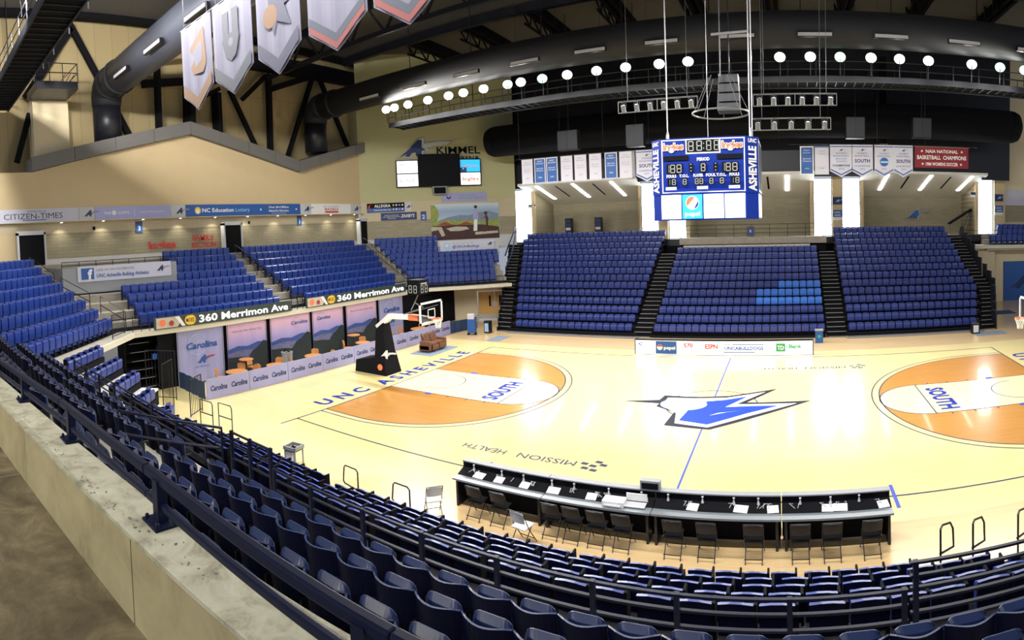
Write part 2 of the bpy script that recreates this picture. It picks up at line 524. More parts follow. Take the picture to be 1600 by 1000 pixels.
def arc(cx, cy, r, a0, a1, n=40):
    return [(cx + r * math.cos(a0 + (a1 - a0) * i / n), cy + r * math.sin(a0 + (a1 - a0) * i / n)) for i in range(n + 1)]
def line(mb, a, b, w, z, mi=0):
    a, b = Vector((*a, 0)), Vector((*b, 0))
    d = (b - a).normalized()
    s = Vector((-d.y, d.x, 0)) * w / 2
    mb.flat([(a - s)[:2], (b - s)[:2], (b + s)[:2], (a + s)[:2]], z, mi)
def ring(mb, cx, cy, r, a0, a1, w, z, mi=0, n=48):
    o, i = arc(cx, cy, r + w / 2, a0, a1, n), arc(cx, cy, r - w / 2, a0, a1, n)
    for k in range(n):
        mb.flat([i[k], o[k], o[k + 1], i[k + 1]], z, mi)

L, W = 28.65, 15.24
mir = lambda p: [(L - x, y) for x, y in p][::-1]
st = MB()
shape = [(0, 1.6), (1.575, 1.6)] + arc(1.575, 7.62, 6.02, -PI / 2, PI / 2, 48) + [(1.575, 13.64), (0, 13.64)]
st.flat(shape, 0.002)
st.flat(mir(shape), 0.002)
st.build('stained_area', ['stain'], fl)
ap = MB()
ap.flat([(-12, 16.6), (42, 16.6), (42, 36), (-12, 36)], 0.002)
ap.flat([(1.5, -8), (26, -8), (26, -1.25), (6.5, -1.25)], 0.002)
ap.build('apron_area', ['apron'], fl)
ky = MB()
key = [(0, 5.79), (5.79, 5.79)] + arc(5.79, 7.62, 1.83, -PI / 2, PI / 2, 32) + [(5.79, 9.45), (0, 9.45)]
ky.flat(key, 0.004)
ky.flat(mir(key), 0.004)
ky.build('key_area', ['pale'], fl)
ln = MB()
z = 0.006
for a, b in (((0, -0.85), (0, 15.24)), ((0, 0), (L, 0)), ((0, W), (L, W)), ((L, 0), (L, W))):
    line(ln, a, b, 0.06, z)
line(ln, (L / 2, 0), (L / 2, W), 0.06, z, 1)
for s in (0, 1):
    X = (lambda x: x) if s == 0 else (lambda x: L - x)
    aa = (lambda a, b: (a, b)) if s == 0 else (lambda a, b: (PI - b, PI - a))
    for r in (6.325, 6.02):
        a0, a1 = aa(-PI / 2, PI / 2)
        ring(ln, X(1.575), 7.62, r, a0, a1, 0.05, z)
        line(ln, (X(0), 7.62 - r), (X(1.575), 7.62 - r), 0.05, z)
        line(ln, (X(0), 7.62 + r), (X(1.575), 7.62 + r), 0.05, z)
    a0, a1 = aa(-PI / 2, PI / 2)
    ring(ln, X(5.79), 7.62, 1.83, a0, a1, 0.05, z)
    ring(ln, X(1.6), 7.62, 1.22, a0, a1, 0.05, z)
    line(ln, (X(0), 5.79), (X(5.79), 5.79), 0.05, z)
    line(ln, (X(0), 9.45), (X(5.79), 9.45), 0.05, z)
    line(ln, (X(5.79), 5.79), (X(5.79), 9.45), 0.05, z)
    for yy, sg in ((5.79, -1), (9.45, 1)):
        ln.flat([(X(2.13), yy), (X(2.44), yy), (X(2.44), yy + sg * 0.22), (X(2.13), yy + sg * 0.22)], z, 1)
        for xx in (3.35, 4.3, 5.2):
            line(ln, (X(xx), yy), (X(xx), yy + sg * 0.2), 0.05, z)
    line(ln, (X(8.53), -0.62), (X(8.53), 0.62), 0.10, z + 0.001, 1)
ring(ln, L / 2, 7.62, 1.83, 0, 2 * PI, 0.05, z)
ln.build('court_lines', ['navy_line', 'blue_line'], fl)
tx = MB()
tx.floor_text('U N C   A S H E V I L L E', (-0.42, 7.7), PI / 2, 0.72, 0, w=11.7, bold=0.035)
tx.floor_text('U N C   A S H E V I L L E', (L + 0.42, 7.5), -PI / 2, 0.72, 0, w=11.7, bold=0.035)
tx.floor_text('SOUTH', (5.45, 7.5), PI / 2, 0.70, 0, w=2.75, bold=0.045, z=0.008)
tx.floor_text('SOUTH', (L - 5.45, 7.5), -PI / 2, 0.70, 0, w=2.75, bold=0.045, z=0.008)
tx.floor_text('MISSION', (10.0, 1.62), PI, 0.34, 1, w=2.0)
tx.floor_text('HEALTH', (7.75, 1.62), PI, 0.34, 1, w=1.6)
tx.floor_text('MISSION', (19.2, 13.2), PI, 0.34, 1, w=2.0)
tx.floor_text('HEALTH', (17.0, 13.2), PI, 0.34, 1, w=1.6)
for cx, cy in ((11.55, 1.45), (20.8, 13.05)):
    for dx, dy in ((0, 0), (0.3, 0.12), (-0.3, 0.1), (0.1, -0.28), (0.1, 0.3), (-0.2, -0.2)):
        tx.flat([(cx + dx - .13, cy + dy - .05), (cx + dx + .1, cy + dy - .09), (cx + dx + .13, cy + dy + .05), (cx + dx - .08, cy + dy + .09)], 0.006, 1)
tx.build('court_lettering', ['royal', 'navy_line'], fl)
# centre emblem: bolt-shaped letter with a plain oval in place of the animal head
cl = MB()
def poly(pts, z, mi): cl.flat(pts, z, mi)
poly([(10.7, 7.62), (12.2, 7.55), (12.15, 7.2), (13.0, 6.6), (12.9, 5.2), (14.6, 4.95), (16.2, 6.3), (18.3, 8.1), (16.3, 7.95), (15.7, 7.95),
      (16.9, 9.75), (14.9, 8.75), (13.7, 8.55), (12.2, 8.6), (12.1, 8.0)], 0.007, 2)
poly([(12.35, 7.3), (13.1, 6.5), (13.25, 5.45), (14.5, 5.15), (16.0, 6.45), (17.7, 7.8), (16.1, 7.75), (15.3, 7.7), (16.4, 9.3), (14.8, 8.5), (13.6, 8.35), (12.4, 8.3)], 0.009, 1)
poly([(13.5, 6.9), (13.35, 5.75), (14.45, 5.42), (15.8, 6.65), (17.0, 7.55), (15.9, 7.5), (14.9, 7.35), (15.7, 8.7), (14.75, 8.2), (14.1, 8.0)], 0.011, 0)
poly([(14.4, 6.35), (15.0, 6.75), (15.5, 6.95), (14.7, 6.65)], 0.013, 1)
poly([(13.2 + 0.95 * math.cos(t), 7.55 + 0.72 * math.sin(t)) for t in [2 * PI * i / 24 for i in range(24)]], 0.013, 3)
poly([(13.45 + 0.55 * math.cos(t), 7.75 + 0.42 * math.sin(t)) for t in [2 * PI * i / 24 for i in range(24)]], 0.015, 4)
cl.build('centre_emblem', ['court_blue', 'court_white', 'court_black', 'court_sky', 'court_grey'], fl)

# ---- the two ends of the bowl: cast concrete tiers with 45 degree corners
S2 = math.sqrt(0.5)
def plan(o, l0, l3):
    """plan line of the left-hand tiers at distance o behind the front ledge"""
    t = math.tan(PI / 8)
    m0, m3 = Vector((-7.8 - o, -3.6 - o * t)), Vector((-7.8 - o, 18.5 + o * t))
    e0 = Vector((-7.8 - S2 * o, -3.6 - S2 * o)) + Vector((S2, -S2)) * l0
    e3 = Vector((-7.8 - S2 * o, 18.5 + S2 * o)) + Vector((S2, S2)) * l3
    return [e0, m0, m3, e3]
tiers = MB()
offs = [0.0] + [1.3 + 0.84 * k for k in range(8)] + [8.5]
def strip(mb, A, B, za, zb, mi):
    for i in range(3):
        vs = [(*A[i], za), (*A[i + 1], za), (*B[i + 1], zb), (*B[i], zb)]
        mb.add(vs, [(0, 1, 2, 3)], mi)
for i in range(len(offs) - 1):
    zt = 3.0 + 0.425 * i if i else 3.0
    zt = 3.0 + 0.425 * i
    A, B = plan(offs[i], 9.5, 7.0), plan(offs[i + 1], 9.5, 7.0)
    strip(tiers, A, B, zt, zt, 0)
    if i:
        strip(tiers, A, A, zt, zt - 0.425, 1)
A = plan(0, 9.5, 7.0)
strip(tiers, A, plan(-0.12, 9.5, 7.0), 3.05, 3.05, 2)
strip(tiers, plan(-0.12, 9.5, 7.0), plan(-0.12, 9.5, 7.0), 3.05, 2.80, 2)
strip(tiers, plan(-0.12, 9.5, 7.0), plan(0.5, 9.5, 7.0), 2.80, 2.80, 2)
strip(tiers, plan(8.5, 9.5, 7.0), plan(0.4, 9.5, 7.0), 5.9, 2.8, 3)
struct('floor_end_tiers', tiers, ['tread', 'concrete', 'ledge', 'black'])

# wall under the tiers: black curtain line, then cream wall with the exit doors
bw = MB()
bw.box(-8.1, -8.0, -2.2, 16.6, 0, 2.8, 0)
bw.box(-8.0, -7.92, 16.6, 23.1, 0, 2.8, 0)
struct('wall_under_tiers', bw, ['black'])
ww = MB()
a, b = Vector((-8.0, 23.1)), Vector((-3.9, 25.6))
ang = math.atan2(b.y - a.y, b.x - a.x)
ww.box(0, 1.9, 0, 0.2, 0, 2.8, 0)
ww.box(1.9, 6.5, 0, 0.2, 2.25, 2.8, 0)
ww.box(4.7, 6.5, 0, 0.2, 0, 2.25, 0)
struct('wall_exit', ww, ['cream2'], (a.x, a.y, 0), ang)
d = MB()
d.box(2.0, 3.32, 0.06, 0.12, 0.35, 2.2, 0)
d.box(3.34, 4.66, 0.06, 0.12, 0.35, 2.2, 0)
d.box(2.0, 3.32, 0.05, 0.13, 0.0, 0.35, 1)
d.box(3.34, 4.66, 0.05, 0.13, 0.0, 0.35, 1)
d.box(2.85, 3.0, 0.04, 0.06, 1.0, 1.85, 2)
d.box(3.66, 3.81, 0.04, 0.06, 1.0, 1.85, 2)
door = struct('door_1', d, ['doorwood', 'steel', 'screen'], (a.x, a.y, 0), ang, label='honey coloured double exit doors with narrow dark panes')
MB().box(3.15, 3.5, 0.0, 0.04, 0.95, 1.35).build('door_handle', ['steel'], door)

# ---- left end wall, straight stretch
w = MB()
w.box(-1.4, 27.2, 0, 0.3, 6.7, 8.3, 0)
w.box(-1.4, 27.2, 0, 0.3, 5.9, 6.72, 2)
w.box(-3.8, 27.2, -0.02, 0.3, 8.3, 9.0, 1)
w.box(-6.0, -1.4, -0.02, 0.3, 5.5, 8.3, 3)
struct('wall_west', w, ['cmu', 'cmu2', 'lightgrey', 'cream'], (-16.3, -6.0, 0), PI / 2)
g = MB()
gab = [(-3.8, 9.0), (28.4, 9.0), (28.4, 14.5), (20.2, 12.3), (10.7, 14.6), (-0.2, 12.1), (-3.8, 12.1)]
g.prism(gab, 0, 0.3, 0)
struct('wall_west_gable', g, ['cream'], (-16.0, -6.0, 0), PI / 2)
t = MB()
pts = [(-0.3, 12.1), (10.7, 14.6), (20.2, 12.3), (28.6, 14.55)]
for i in range(3):
    (x0, z0), (x1, z1) = pts[i], pts[i + 1]
    n = 4
    for k in range(n):
        xa, xb = x0 + (x1 - x0) * k / n, x0 + (x1 - x0) * (k + 1) / n - 0.03
        za, zb = z0 + (z1 - z0) * k / n, z0 + (z1 - z0) * (xb - x0) / (x1 - x0)
        t.prism([(xa, za), (xb, zb), (xb, zb + 0.85), (xa, za + 0.85)], -0.45, 1.4, 0)
struct('trim_1', t, ['trimgrey'], (-16.0, -6.0, 0), PI / 2)
u = MB()
u.box(-3, 30, 0, 0.2, 11.9, 23.0, 0)
struct('wall_west_upper', u, ['upper'], (-17.9, -6.0, 0), PI / 2)
p = MB().box(-0.1, 2.2, -0.0, 1.3, 12.0, 16.75, 0)
struct('wall_pilaster', p, ['cream2'], (-16.35, -5.8, 0), PI / 2)
for i in range(10):
    yy = -4.6 + 2.75 * i
    dl = thing('downlight', 'small round downlight, %s from the south under the sign band' % nth(i + 1), 'light', (-15.78, yy, 8.93), 0, 'downlights under the sign band')
    MB().lathe([(.10, 0), (.11, .07), (.08, .09)], 0, 12).build('trim_ring', ['white2'], dl)
    MB().lathe([(.08, -.004), (.08, .0)], 0, 12).build('lens', ['strip'], dl)
    dd_ = bpy.data.lights.new('downlight_beam', 'SPOT')
    dd_.energy, dd_.spot_size, dd_.spot_blend, dd_.shadow_soft_size, dd_.color = 55, 2.0, .7, .06, (1, .9, .7)
    do_ = bpy.data.objects.new('downlight_beam', dd_)
    C.objects.link(do_)
    do_.parent = dl
    do_.location = (0, 0, -.02)
# recessed underside between sign band and lower wall
s = MB().box(-1.4, 27.2, -0.62, 0.0, 8.985, 9.02, 0)
struct('trim_2', s, ['cream2'], (-16.3, -6.0, 0), PI / 2)
# corner walls
def corner(name, loc, rz, length, x0=0.0):
    k = MB()
    k.box(x0, x0 + length, 0, 0.3, 6.7, 8.3, 0)
    k.box(x0, x0 + length, 0, 0.3, 5.5, 6.72, 3)
    k.box(x0, x0 + length, -0.02, 0.3, 8.3, 9.9, 1)
    k.box(x0, x0 + length, -0.02, 0.3, 9.9, 22.6, 2)
    return struct(name, k, ['cmu', 'cmu2', 'green_cream', 'lightgrey'], loc, rz)
corner('wall_northwest', (-16.0, 21.2, 0), PI / 4, 13.9)
k = MB()
k.box(-12, -0.1, 0, 0.3, 5.5, 8.9, 0)
k.box(-12, -0.1, 0, 0.3, 8.9, 13.4, 1)
struct('wall_southwest', k, ['cream', 'cream2'], (-16.0, -9.8, 0), PI * 3 / 4)
# portals
for i, (loc, rz, w_, wd) in enumerate((((-16.0, 7.05, 5.9), PI / 2, 1.35, 0), ((-16.0, 20.7, 5.9), PI / 2, 1.1, 0), ((-16.0, -7.35, 5.8), PI / 2, 1.55, 0))):
    dd = MB()
    dd.box(wd + 0, wd + w_, -0.35, -0.30, 0, 2.45, 0)
    dd.box(wd - 0.12, wd + 0, -0.42, 0.0, 0, 2.6, 1)
    dd.box(wd + w_, wd + w_ + 0.12, -0.42, 0.0, 0, 2.6, 1)
    dd.box(wd - 0.12, wd + w_ + 0.12, -0.42, 0.0, 2.45, 2.7, 1)
    struct('door_%d' % (i + 2), dd, ['black', 'lightgrey'], loc, rz, label='open dark doorway in a pale frame at the top of the end seats')

# ---- far side: window strips, alcoves, columns
y = 33.0
wins = [(-7.3, -5.5), (5.0, 6.5), (7.4, 8.9), (19.7, 21.2), (22.1, 23.6), (34.1, 35.5)]
for i, (x0, x1) in enumerate(wins):
    f = MB()
    for zz in [5.9 + 0.9 * k for k in range(6)] + [10.7]:
        f.box(x0, x1, y - 0.04, y + 0.06, zz - 0.03, zz + 0.03)
    for xx in (x0, x1):
        f.box(xx - 0.04, xx + 0.04, y - 0.06, y + 0.06, 5.85, 10.75)
    fo = struct('window_%d' % (i + 1), f, ['frame'], label='tall bright daylight window of stacked panes')
    MB().box(x0, x1, y, y + 0.03, 5.9, 10.7).build('pane', ['glass'], fo)
cols = [(-8.4, -7.35), (6.55, 7.35), (21.25, 22.05), (35.55, 36.6)]
c = MB()
for x0, x1 in cols:
    c.box(x0, x1, y - 0.3, y + 0.3, 5.6, 11.2)
for x0, x1 in ((-5.45, -5.2), (4.75, 4.95), (8.95, 9.2), (19.4, 19.65), (23.65, 23.9), (33.85, 34.05)):
    c.box(x0, x1, y - 0.15, y + 0.2, 5.6, 11.2)
struct('wall_north_piers', c, ['cream'])
al = MB()
for x0, x1 in ((-5.3, 4.8), (9.1, 19.5), (23.8, 34.0)):
    al.box(x0, x1, 37.5, 37.7, 5.6, 9.6, 0)
    al.box(x0 - 0.1, x0, 33.1, 37.6, 5.6, 10.8, 0)
    al.box(x1, x1 + 0.1, 33.1, 37.6, 5.6, 10.8, 0)
struct('wall_north_alcoves', al, ['cmu'])
for i, (x0, x1, lx) in enumerate(((-5.9, 5.0, (-4.2, -0.7, 2.8)), (8.9, 19.7, (11.0, 14.3, 17.5)), (23.6, 34.3, (25.7, 29.4, 33.0)))):
    ce = MB()
    ce.add([(x0, 31.0, 10.95), (x1, 31.0, 10.95), (x1, 37.6, 9.35), (x0, 37.6, 9.35),
            (x0, 31.0, 11.15), (x1, 31.0, 11.15), (x1, 37.6, 9.55), (x0, 37.6, 9.55)],
           [(3, 2, 1, 0), (4, 5, 6, 7), (0, 1, 5, 4), (1, 2, 6, 5), (2, 3, 7, 6), (3, 0, 4, 7)], 0)
    zz = lambda yy: 10.95 - (yy - 31.0) * 1.6 / 6.6
    for q in range(2):
        xm = (lx[q] + lx[q + 1]) / 2
        ce.add([(xm - .08, 31.6, zz(31.6) - .01), (xm + .08, 31.6, zz(31.6) - .01), (xm + .08, 35.0, zz(35.0) - .01), (xm - .08, 35.0, zz(35.0) - .01)], [(3, 2, 1, 0)], 1)
    co = struct('ceiling_alcove_%d' % (i + 1), ce, ['ceil', 'black'])
    for xx in lx:
        sl = MB().box(-0.13, 0.13, 0, 4.3, -0.03, 0.05).build('strip_light', ['strip'], None)
        sl.location = (xx, 31.3, zz(31.3) - 0.02)
        sl.rotation_euler = (-math.atan2(1.6, 6.6), 0, 0)
        tag(sl, 'glowing strip light, %s from the west side of the %s alcove ceiling' % (('first', 'middle', 'last')[lx.index(xx)], ('western', 'middle', 'eastern')[i]), 'light',
            None)
fd = MB()
fd.box(-6.6, 36.5, 31.9, 32.1, 0, 5.56, 1)
fd.box(-8.5, 36.6, 31.9, 38, 5.55, 5.85, 0)
struct('floor_concourse', fd, ['concrete', 'black'])
bal = MB()
bal.box(8.9, 20.5, 29.7, 32.0, 5.45, 5.95, 0)
bal.box(9.2, 19.2, 29.75, 29.9, 4.75, 5.38, 1)
bal.box(8.9, 20.5, 30.2, 30.4, 0, 5.45, 2)
struct('floor_balcony', bal, ['concrete', 'ledge', 'black'])
# dark wall above the alcoves
dk = MB()
dk.box(-6.9, 36.55, 31.6, 31.8, 11.1, 22.6, 0)
dk.box(-6.9, -6.75, 30.6, 31.6, 11.1, 22.6, 0)
dk.box(-7.2, 34.0, 31.80, 31.88, 5.3, 5.86, 0)
dk.box(34.0, 36.55, 31.6, 31.8, 10.6, 11.1, 0)
for x0, x1 in ((-7.2, -5.6), (4.95, 8.95), (19.6, 23.7), (34.1, 35.8)):
    dk.box(x0, x1, 31.9, 32.1, 10.75, 11.4, 0)
struct('wall_north_upper', dk, ['blacksteel'])
# right-hand corner beyond the bleachers
r = MB()
r.box(31.5, 34.9, 30.9, 31.1, 0, 4.8, 0)
r.box(34.9, 36.0, 31.6, 31.8, 0, 4.8, 0)
r.box(36.0, 44, 31.7, 31.9, 3.5, 4.8, 0)
r.box(31.0, 44, 30.1, 33.5, 4.75, 5.05, 1)
r.box(36.6, 44, 33.4, 33.6, 5.0, 22.6, 0)
r.box(36.6, 44, 33.35, 33.45, 8.5, 9.9, 2)
r.box(36.6, 44, 33.36, 33.44, 7.0, 8.5, 3)
struct('wall_northeast', r, ['cream2', 'ledge', 'white', 'cmu'])
dd = MB().box(36.1, 40.5, 31.72, 31.78, 0, 3.5, 0)
do = struct('door_5', dd, ['signblue'], label='blue painted roll-up door with a team emblem')
lg = MB()
put_logo(lg, 36.6, 1.0, 1.7, 0, 31.70, 1)
lg.build('emblem', ['signnavy', 'lav'], do)
# ---- roof
rf = MB().box(-30, 46, -16, 36, 22.6, 22.9, 0)
struct('ceiling', rf, ['deck'])

# ---- parapet and walkway by the camera
base = Vector((10.98, -13.15, 0))
pang = math.atan2(0.31, 4.4)
def P(x0, x1, y0, y1, z0, z1, mi, mb): mb.box(x0, x1, y0, y1, z0, z1, mi)
pw = MB()
xs = [-9.0, -5.6, -2.3, 1.0, 3.3, 8.5]
for i in range(len(xs) - 1):
    P(xs[i] + 0.006, xs[i + 1] - 0.006, 0, 0.24, 5.02, 5.56, 0, pw)
P(-9.0, 8.5, 0.24, 0.30, 3.6, 5.56, 0, pw)
P(-9.0, 8.5, -0.02, 0.30, 5.56, 5.585, 1, pw)
par = struct('wall_parapet', pw, ['wallcream', 'coping'], base[:], pang)
sm = MB()
random.seed(5)
for cx, cy, n, sp in ((1.75, 0.08, 12, .13), (2.6, 0.05, 22, .16), (3.1, 0.07, 16, .2), (0.9, 0.06, 7, .1), (3.8, 0.12, 14, .25)):
    for _ in range(n):
        x, y_, rr = cx + random.gauss(0, sp), cy + random.gauss(0, 0.035), random.uniform(.003, .010)
        if -0.01 < y_ < 0.28:
            sm.flat([(x + rr * math.cos(a) * random.uniform(.6, 1.8), y_ + rr * math.sin(a)) for a in [i * PI / 4 for i in range(8)]], 5.5862, 0)
sm.build('stain', ['stainmark'], par)
ws = MB().box(-9.0, 8.5, -4.5, 0.05, 4.7, 5.02, 0)
for xx in (-3.3, 0.75, 4.6):
    ws.box(xx, xx + 0.02, -4.5, 0.0, 5.015, 5.022, 1)
struct('floor_walkway', ws, ['floor_old', 'stainmark'], base[:], pang)
# ================================================================ SEATS
def seat_shell(mb, w, z0, z1, y0, bulge, lean, th, nx, nz, corner, mi=0, back=None, rimback=True):
    def fn(u, v, side):
        x = (u - 0.5) * w
        e = abs(2 * u - 1)
        top = z1 - corner * e ** 5
        zz = z0 + (top - z0) * v
        yy = y0 - bulge * e * e + lean * (zz - z0) + (th if side else 0)
        return (x, yy, zz)
    n0 = len(mb.m)
    mb.shell(fn, nx, nz, mi)
    if back is not None:          # rear and side faces take the second material, shade put into its colour
        for i in range(n0, len(mb.m)):
            j = i - n0
            top = 2 * nx * nz <= j < 2 * nx * nz + 2 * nx and (j - 2 * nx * nz) % 2 == 1
            if (j >= 2 * nx * nz or j % 2 == 1) and not top:
                mb.m[i] = back
    return mb

def round_pan(mb, w, z0, z1, y0, th, mi=0):
    """folded-up seat pan with a rolled upper edge"""
    prof = [(0, z0), (-th * .5, z0 + .02), (-th, z0 + .08), (-th * 1.1, z1 - .06), (-th * .8, z1 - .015), (-th * .4, z1), (0, z1 - .03)]
    vs = [(sx * w / 2 * (0.96 if i in (0, 6) else 1), y0 + a, b) for sx in (-1, 1) for i, (a, b) in enumerate(prof)]
    n = len(prof)
    fs = [tuple(range(n)), tuple(range(2 * n - 1, n - 1, -1))] + [(i, i + n, (i + 1) % n + n, (i + 1) % n) for i in range(n)]
    return mb.add(vs, [f[::-1] for f in fs], mi)

def pill(mb, w, z0, z1, y0, th, mi=0):
    """folded-up moulded seat pan: rounded corners and a pillowed face"""
    nx, nz = 10, 8
    def fn(u, v, side):
        a, b = 2 * u - 1, 2 * v - 1
        r = 0.30
        sx = math.copysign(abs(a) ** 0.8, a) if a else 0
        x = sx * w / 2 * (1 - 0.10 * max(0, abs(b) - 0.55) ** 2 / 0.2)
        z = (z0 + z1) / 2 + b * (z1 - z0) / 2 * (1 - 0.28 * max(0, abs(a) - 0.6) ** 2 / 0.16 * 0.5)
        puff = (1 - abs(a) ** 4) * (1 - abs(b) ** 4)
        y = y0 - (th * (0.55 + 0.45 * puff) if side == 0 else th * 0.45 * (1 - puff) - 0.03 * puff)
        return (x, y, z)
    return mb.shell(fn, nx, nz, mi)

def stadium_parts(hi):
    a, b, c = MB(), MB(), MB()
    seat_shell(a, 0.49, 0.30 if hi else 0.14, 0.83, 0.02, 0.12, 0.14, 0.022, 10 if hi else 4, 4 if hi else 2, 0.03, 0, 1 if hi else None)
    if hi:
        pill(b, 0.40, 0.36, 0.785, -0.075, 0.10)
    else:
        round_pan(b, 0.42, 0.26, 0.80, -0.10, 0.11)
    c.box(-0.245, -0.225, -0.16, 0.02, 0.0, 0.50)
    c.box(-0.25, -0.22, -0.24, 0.02, 0.50, 0.53)
    return a, b, c

# near upper stand: fixed seats, each with back, pan and bracket
def proto_stadium():
    t = thing('stadium_seat', 'x', 'seat')
    a, b, c = stadium_parts(True)
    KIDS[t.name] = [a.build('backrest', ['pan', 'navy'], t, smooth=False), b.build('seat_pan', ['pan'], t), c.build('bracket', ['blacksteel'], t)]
    return t
proto = proto_stadium()
used = False
NEAR = [('front', -9.5, 2.85), ('second', -10.35, 3.27), ('third', -11.2, 3.69), ('top', -12.05, 4.11)]
n_stad = 0
for rname, yb, zt in NEAR:
    i = 0
    x = -2.0 if rname != 'top' else 3.5
    xe = {'front': 20.6, 'second': 20.0, 'third': 19.0, 'top': 18.0}[rname]
    while x < xe:
        if 8.35 < x < 9.3 or (x < 3.9 and x > 3.0):
            x += 0.5
            continue
        i += 1
        lab = 'navy moulded seat, %s from the west in the %s row, upper near stand' % (nth(i), rname)
        if not used:
            proto.location = (x, yb, zt)
            proto.rotation_euler = (0, 0, PI)
            proto['label'] = lab
            proto['group'] = 'navy seats of the upper near stand'
            used = True
        else:
            dup(proto, (x, yb, zt), PI, lab, 'navy seats of the upper near stand')
        n_stad += 1
        x += 0.5

# end seats: one mesh each
def joined(parts):
    mb = MB()
    for i, p in enumerate(parts):
        mb.add(p.v, p.f, i)
    return mb
end_mb = joined(stadium_parts(False))
end_mesh = end_mb.mesh('end_seat', ['seatblue', 'seatblue', 'blacksteel'])
def rows_end():
    """every seat of the four end sections: (section, row, index, x, y, z, rotation)"""
    out = []
    for k in range(8):
        z0 = 3.01 + 0.425 * k
        o = 1.1 + 0.84 * k
        # section in the south-west corner, index counted from its north end
        pt = Vector((-7.8 - S2 * o, -3.6 - S2 * o))
        di = Vector((S2, -S2))
        start = (0.05, 0.15, 0.45, 0.8, 1.15, 1.5, 2.0, 2.9)[k] - 0.45
        sm_ = 1.15 if k < 7 else 0.9
        s0 = -0.414 * o + sm_ + 0.0
        j, s_ = 0, max(s0, -0.414 * o + 0.9)
        while s_ < 8.9:
            j += 1
            p = pt + di * s_
            out.append(('southwest corner section', k, j, p.x, p.y, z0, PI * 3 / 4))
            s_ += 0.5
        x = -7.8 - o
        # straight sections
        yy, j = (-2.75 if k == 0 else -2.6, 0)[0], 0
        yend = 6.35
        if k >= 5: yy = 1.7
        if k == 4: yy = 1.3
        yy += 0.2
        while yy < yend + 0.1:
            j += 1
            out.append(('family section', k, j, x, yy, z0, PI / 2))
            yy += 0.5
        yy, j = (8.5 if k == 0 else 8.05), 0
        yend = (16.98, 17.64, 18.05, 18.43, 18.8, 19.13, 19.45, 18.9)[k]
        while yy < yend:
            j += 1
            out.append(('middle end section', k, j, x, yy, z0, PI / 2))
            yy += 0.5
        pt = Vector((-7.8 - S2 * o, 18.5 + S2 * o))
        di = Vector((S2, S2))
        A = [(-8.19, 19.67), (-9.7, 19.34), (-10.53, 19.7), (-11.37, 20.05), (-12.22, 20.38), (-13.06, 20.74), (-13.87, 21.11), (-14.76, 21.41)][k]
        Bp = [(-4.45, 23.4), (-4.76, 24.29), (-5.15, 25.09), (-5.5, 25.92), (-5.86, 26.75), (-9.57, 24.23), (-10.42, 24.56), (-11.0, 25.17)][k]
        s_, e_ = (Vector(A) - pt).dot(di) + 0.25, (Vector(Bp) - pt).dot(di)
        j = 0
        while s_ < e_:
            j += 1
            p = pt + di * s_
            out.append(('northwest corner section', k, j, p.x, p.y, z0, PI / 4))
            s_ += 0.5
    return out
allend = rows_end()
cx_, cy_ = 17.4, -14.1
allend.sort(key=lambda q: (q[3] - cx_) ** 2 + (q[4] - cy_) ** 2)
keep = max(0, 272 - n_stad)
rest = MB()
for n, (sec, k, j, x, y_, z_, rz) in enumerate(allend):
    if n < keep:
        o = bpy.data.objects.new('stadium_seat', end_mesh)
        C.objects.link(o)
        o.location, o.rotation_euler = (x, y_, z_), (0, 0, rz)
        tag(o, 'blue seat, %s from the %s, %s row, %s' % (nth(j), 'north' if sec.startswith('southwest') else 'south', nth(k + 1), sec), 'seat', 'blue seats of the ' + sec)
    else:
        T = Matrix.Translation((x, y_, z_)) @ Matrix.Rotation(rz, 4, 'Z')
        nv = len(rest.v)
        rest.v += [tuple(T @ Vector(v)) for v in end_mb.v]
        rest.f += [tuple(nv + i for i in f) for f in end_mb.f]
        rest.m += end_mb.m
ro = rest.build('end_seats', ['seatblue', 'seatblue', 'blacksteel'])
tag(ro, 'remaining blue seats of the end sections stepping up to the block wall', 'seats', kind='stuff')

# telescopic stands -------------------------------------------------
def bleacher_parts():
    a, b, c = MB(), MB(), MB()
    seat_shell(a, 0.45, 0.26, 0.72, 0.0, 0.02, 0.10, 0.045, 3, 2, 0.03, 0, 1)
    round_pan(b, 0.43, 0.22, 0.62, -0.03, 0.10)
    c.box(-0.265, -0.225, -0.10, 0.06, 0.10, 0.70)
    return a, b, c
bp = thing('bleacher_seat', 'x', 'seat')
a, b, c = bleacher_parts()
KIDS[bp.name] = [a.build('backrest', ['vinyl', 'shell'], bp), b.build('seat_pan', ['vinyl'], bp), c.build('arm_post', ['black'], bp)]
bused = False
nb = 0
RN = ['front', 'second', 'third', 'fourth', 'fifth']
for k in range(5):
    yb, zt = -4.0 - 0.85 * k, 0.02 + 0.45 * k + 0.03
    x0 = [2.6, 2.2, 1.6, 1.0, 0.4][k]
    x = x0
    i = 0
    xe = [19.9, 20.9, 21.4, 21.7, 21.2][k]
    while x < xe:
        for q in range(4):
            if x > xe or (6.2 < x < 7.3 and k < 2):
                x += 0.52
                continue
            i += 1
            lab = 'blue folding seat, %s from the west in the %s row, near bleachers' % (nth(i), RN[k])
            if not bused:
                bp.location, bp.rotation_euler = (x, yb, zt), (0, 0, PI)
                bp['label'], bp['group'] = lab, 'blue seats of the near bleachers'
                bused = True
            else:
                dup(bp, (x, yb, zt), PI, lab, 'blue seats of the near bleachers')
            nb += 1
            x += 0.52
        x += 0.10
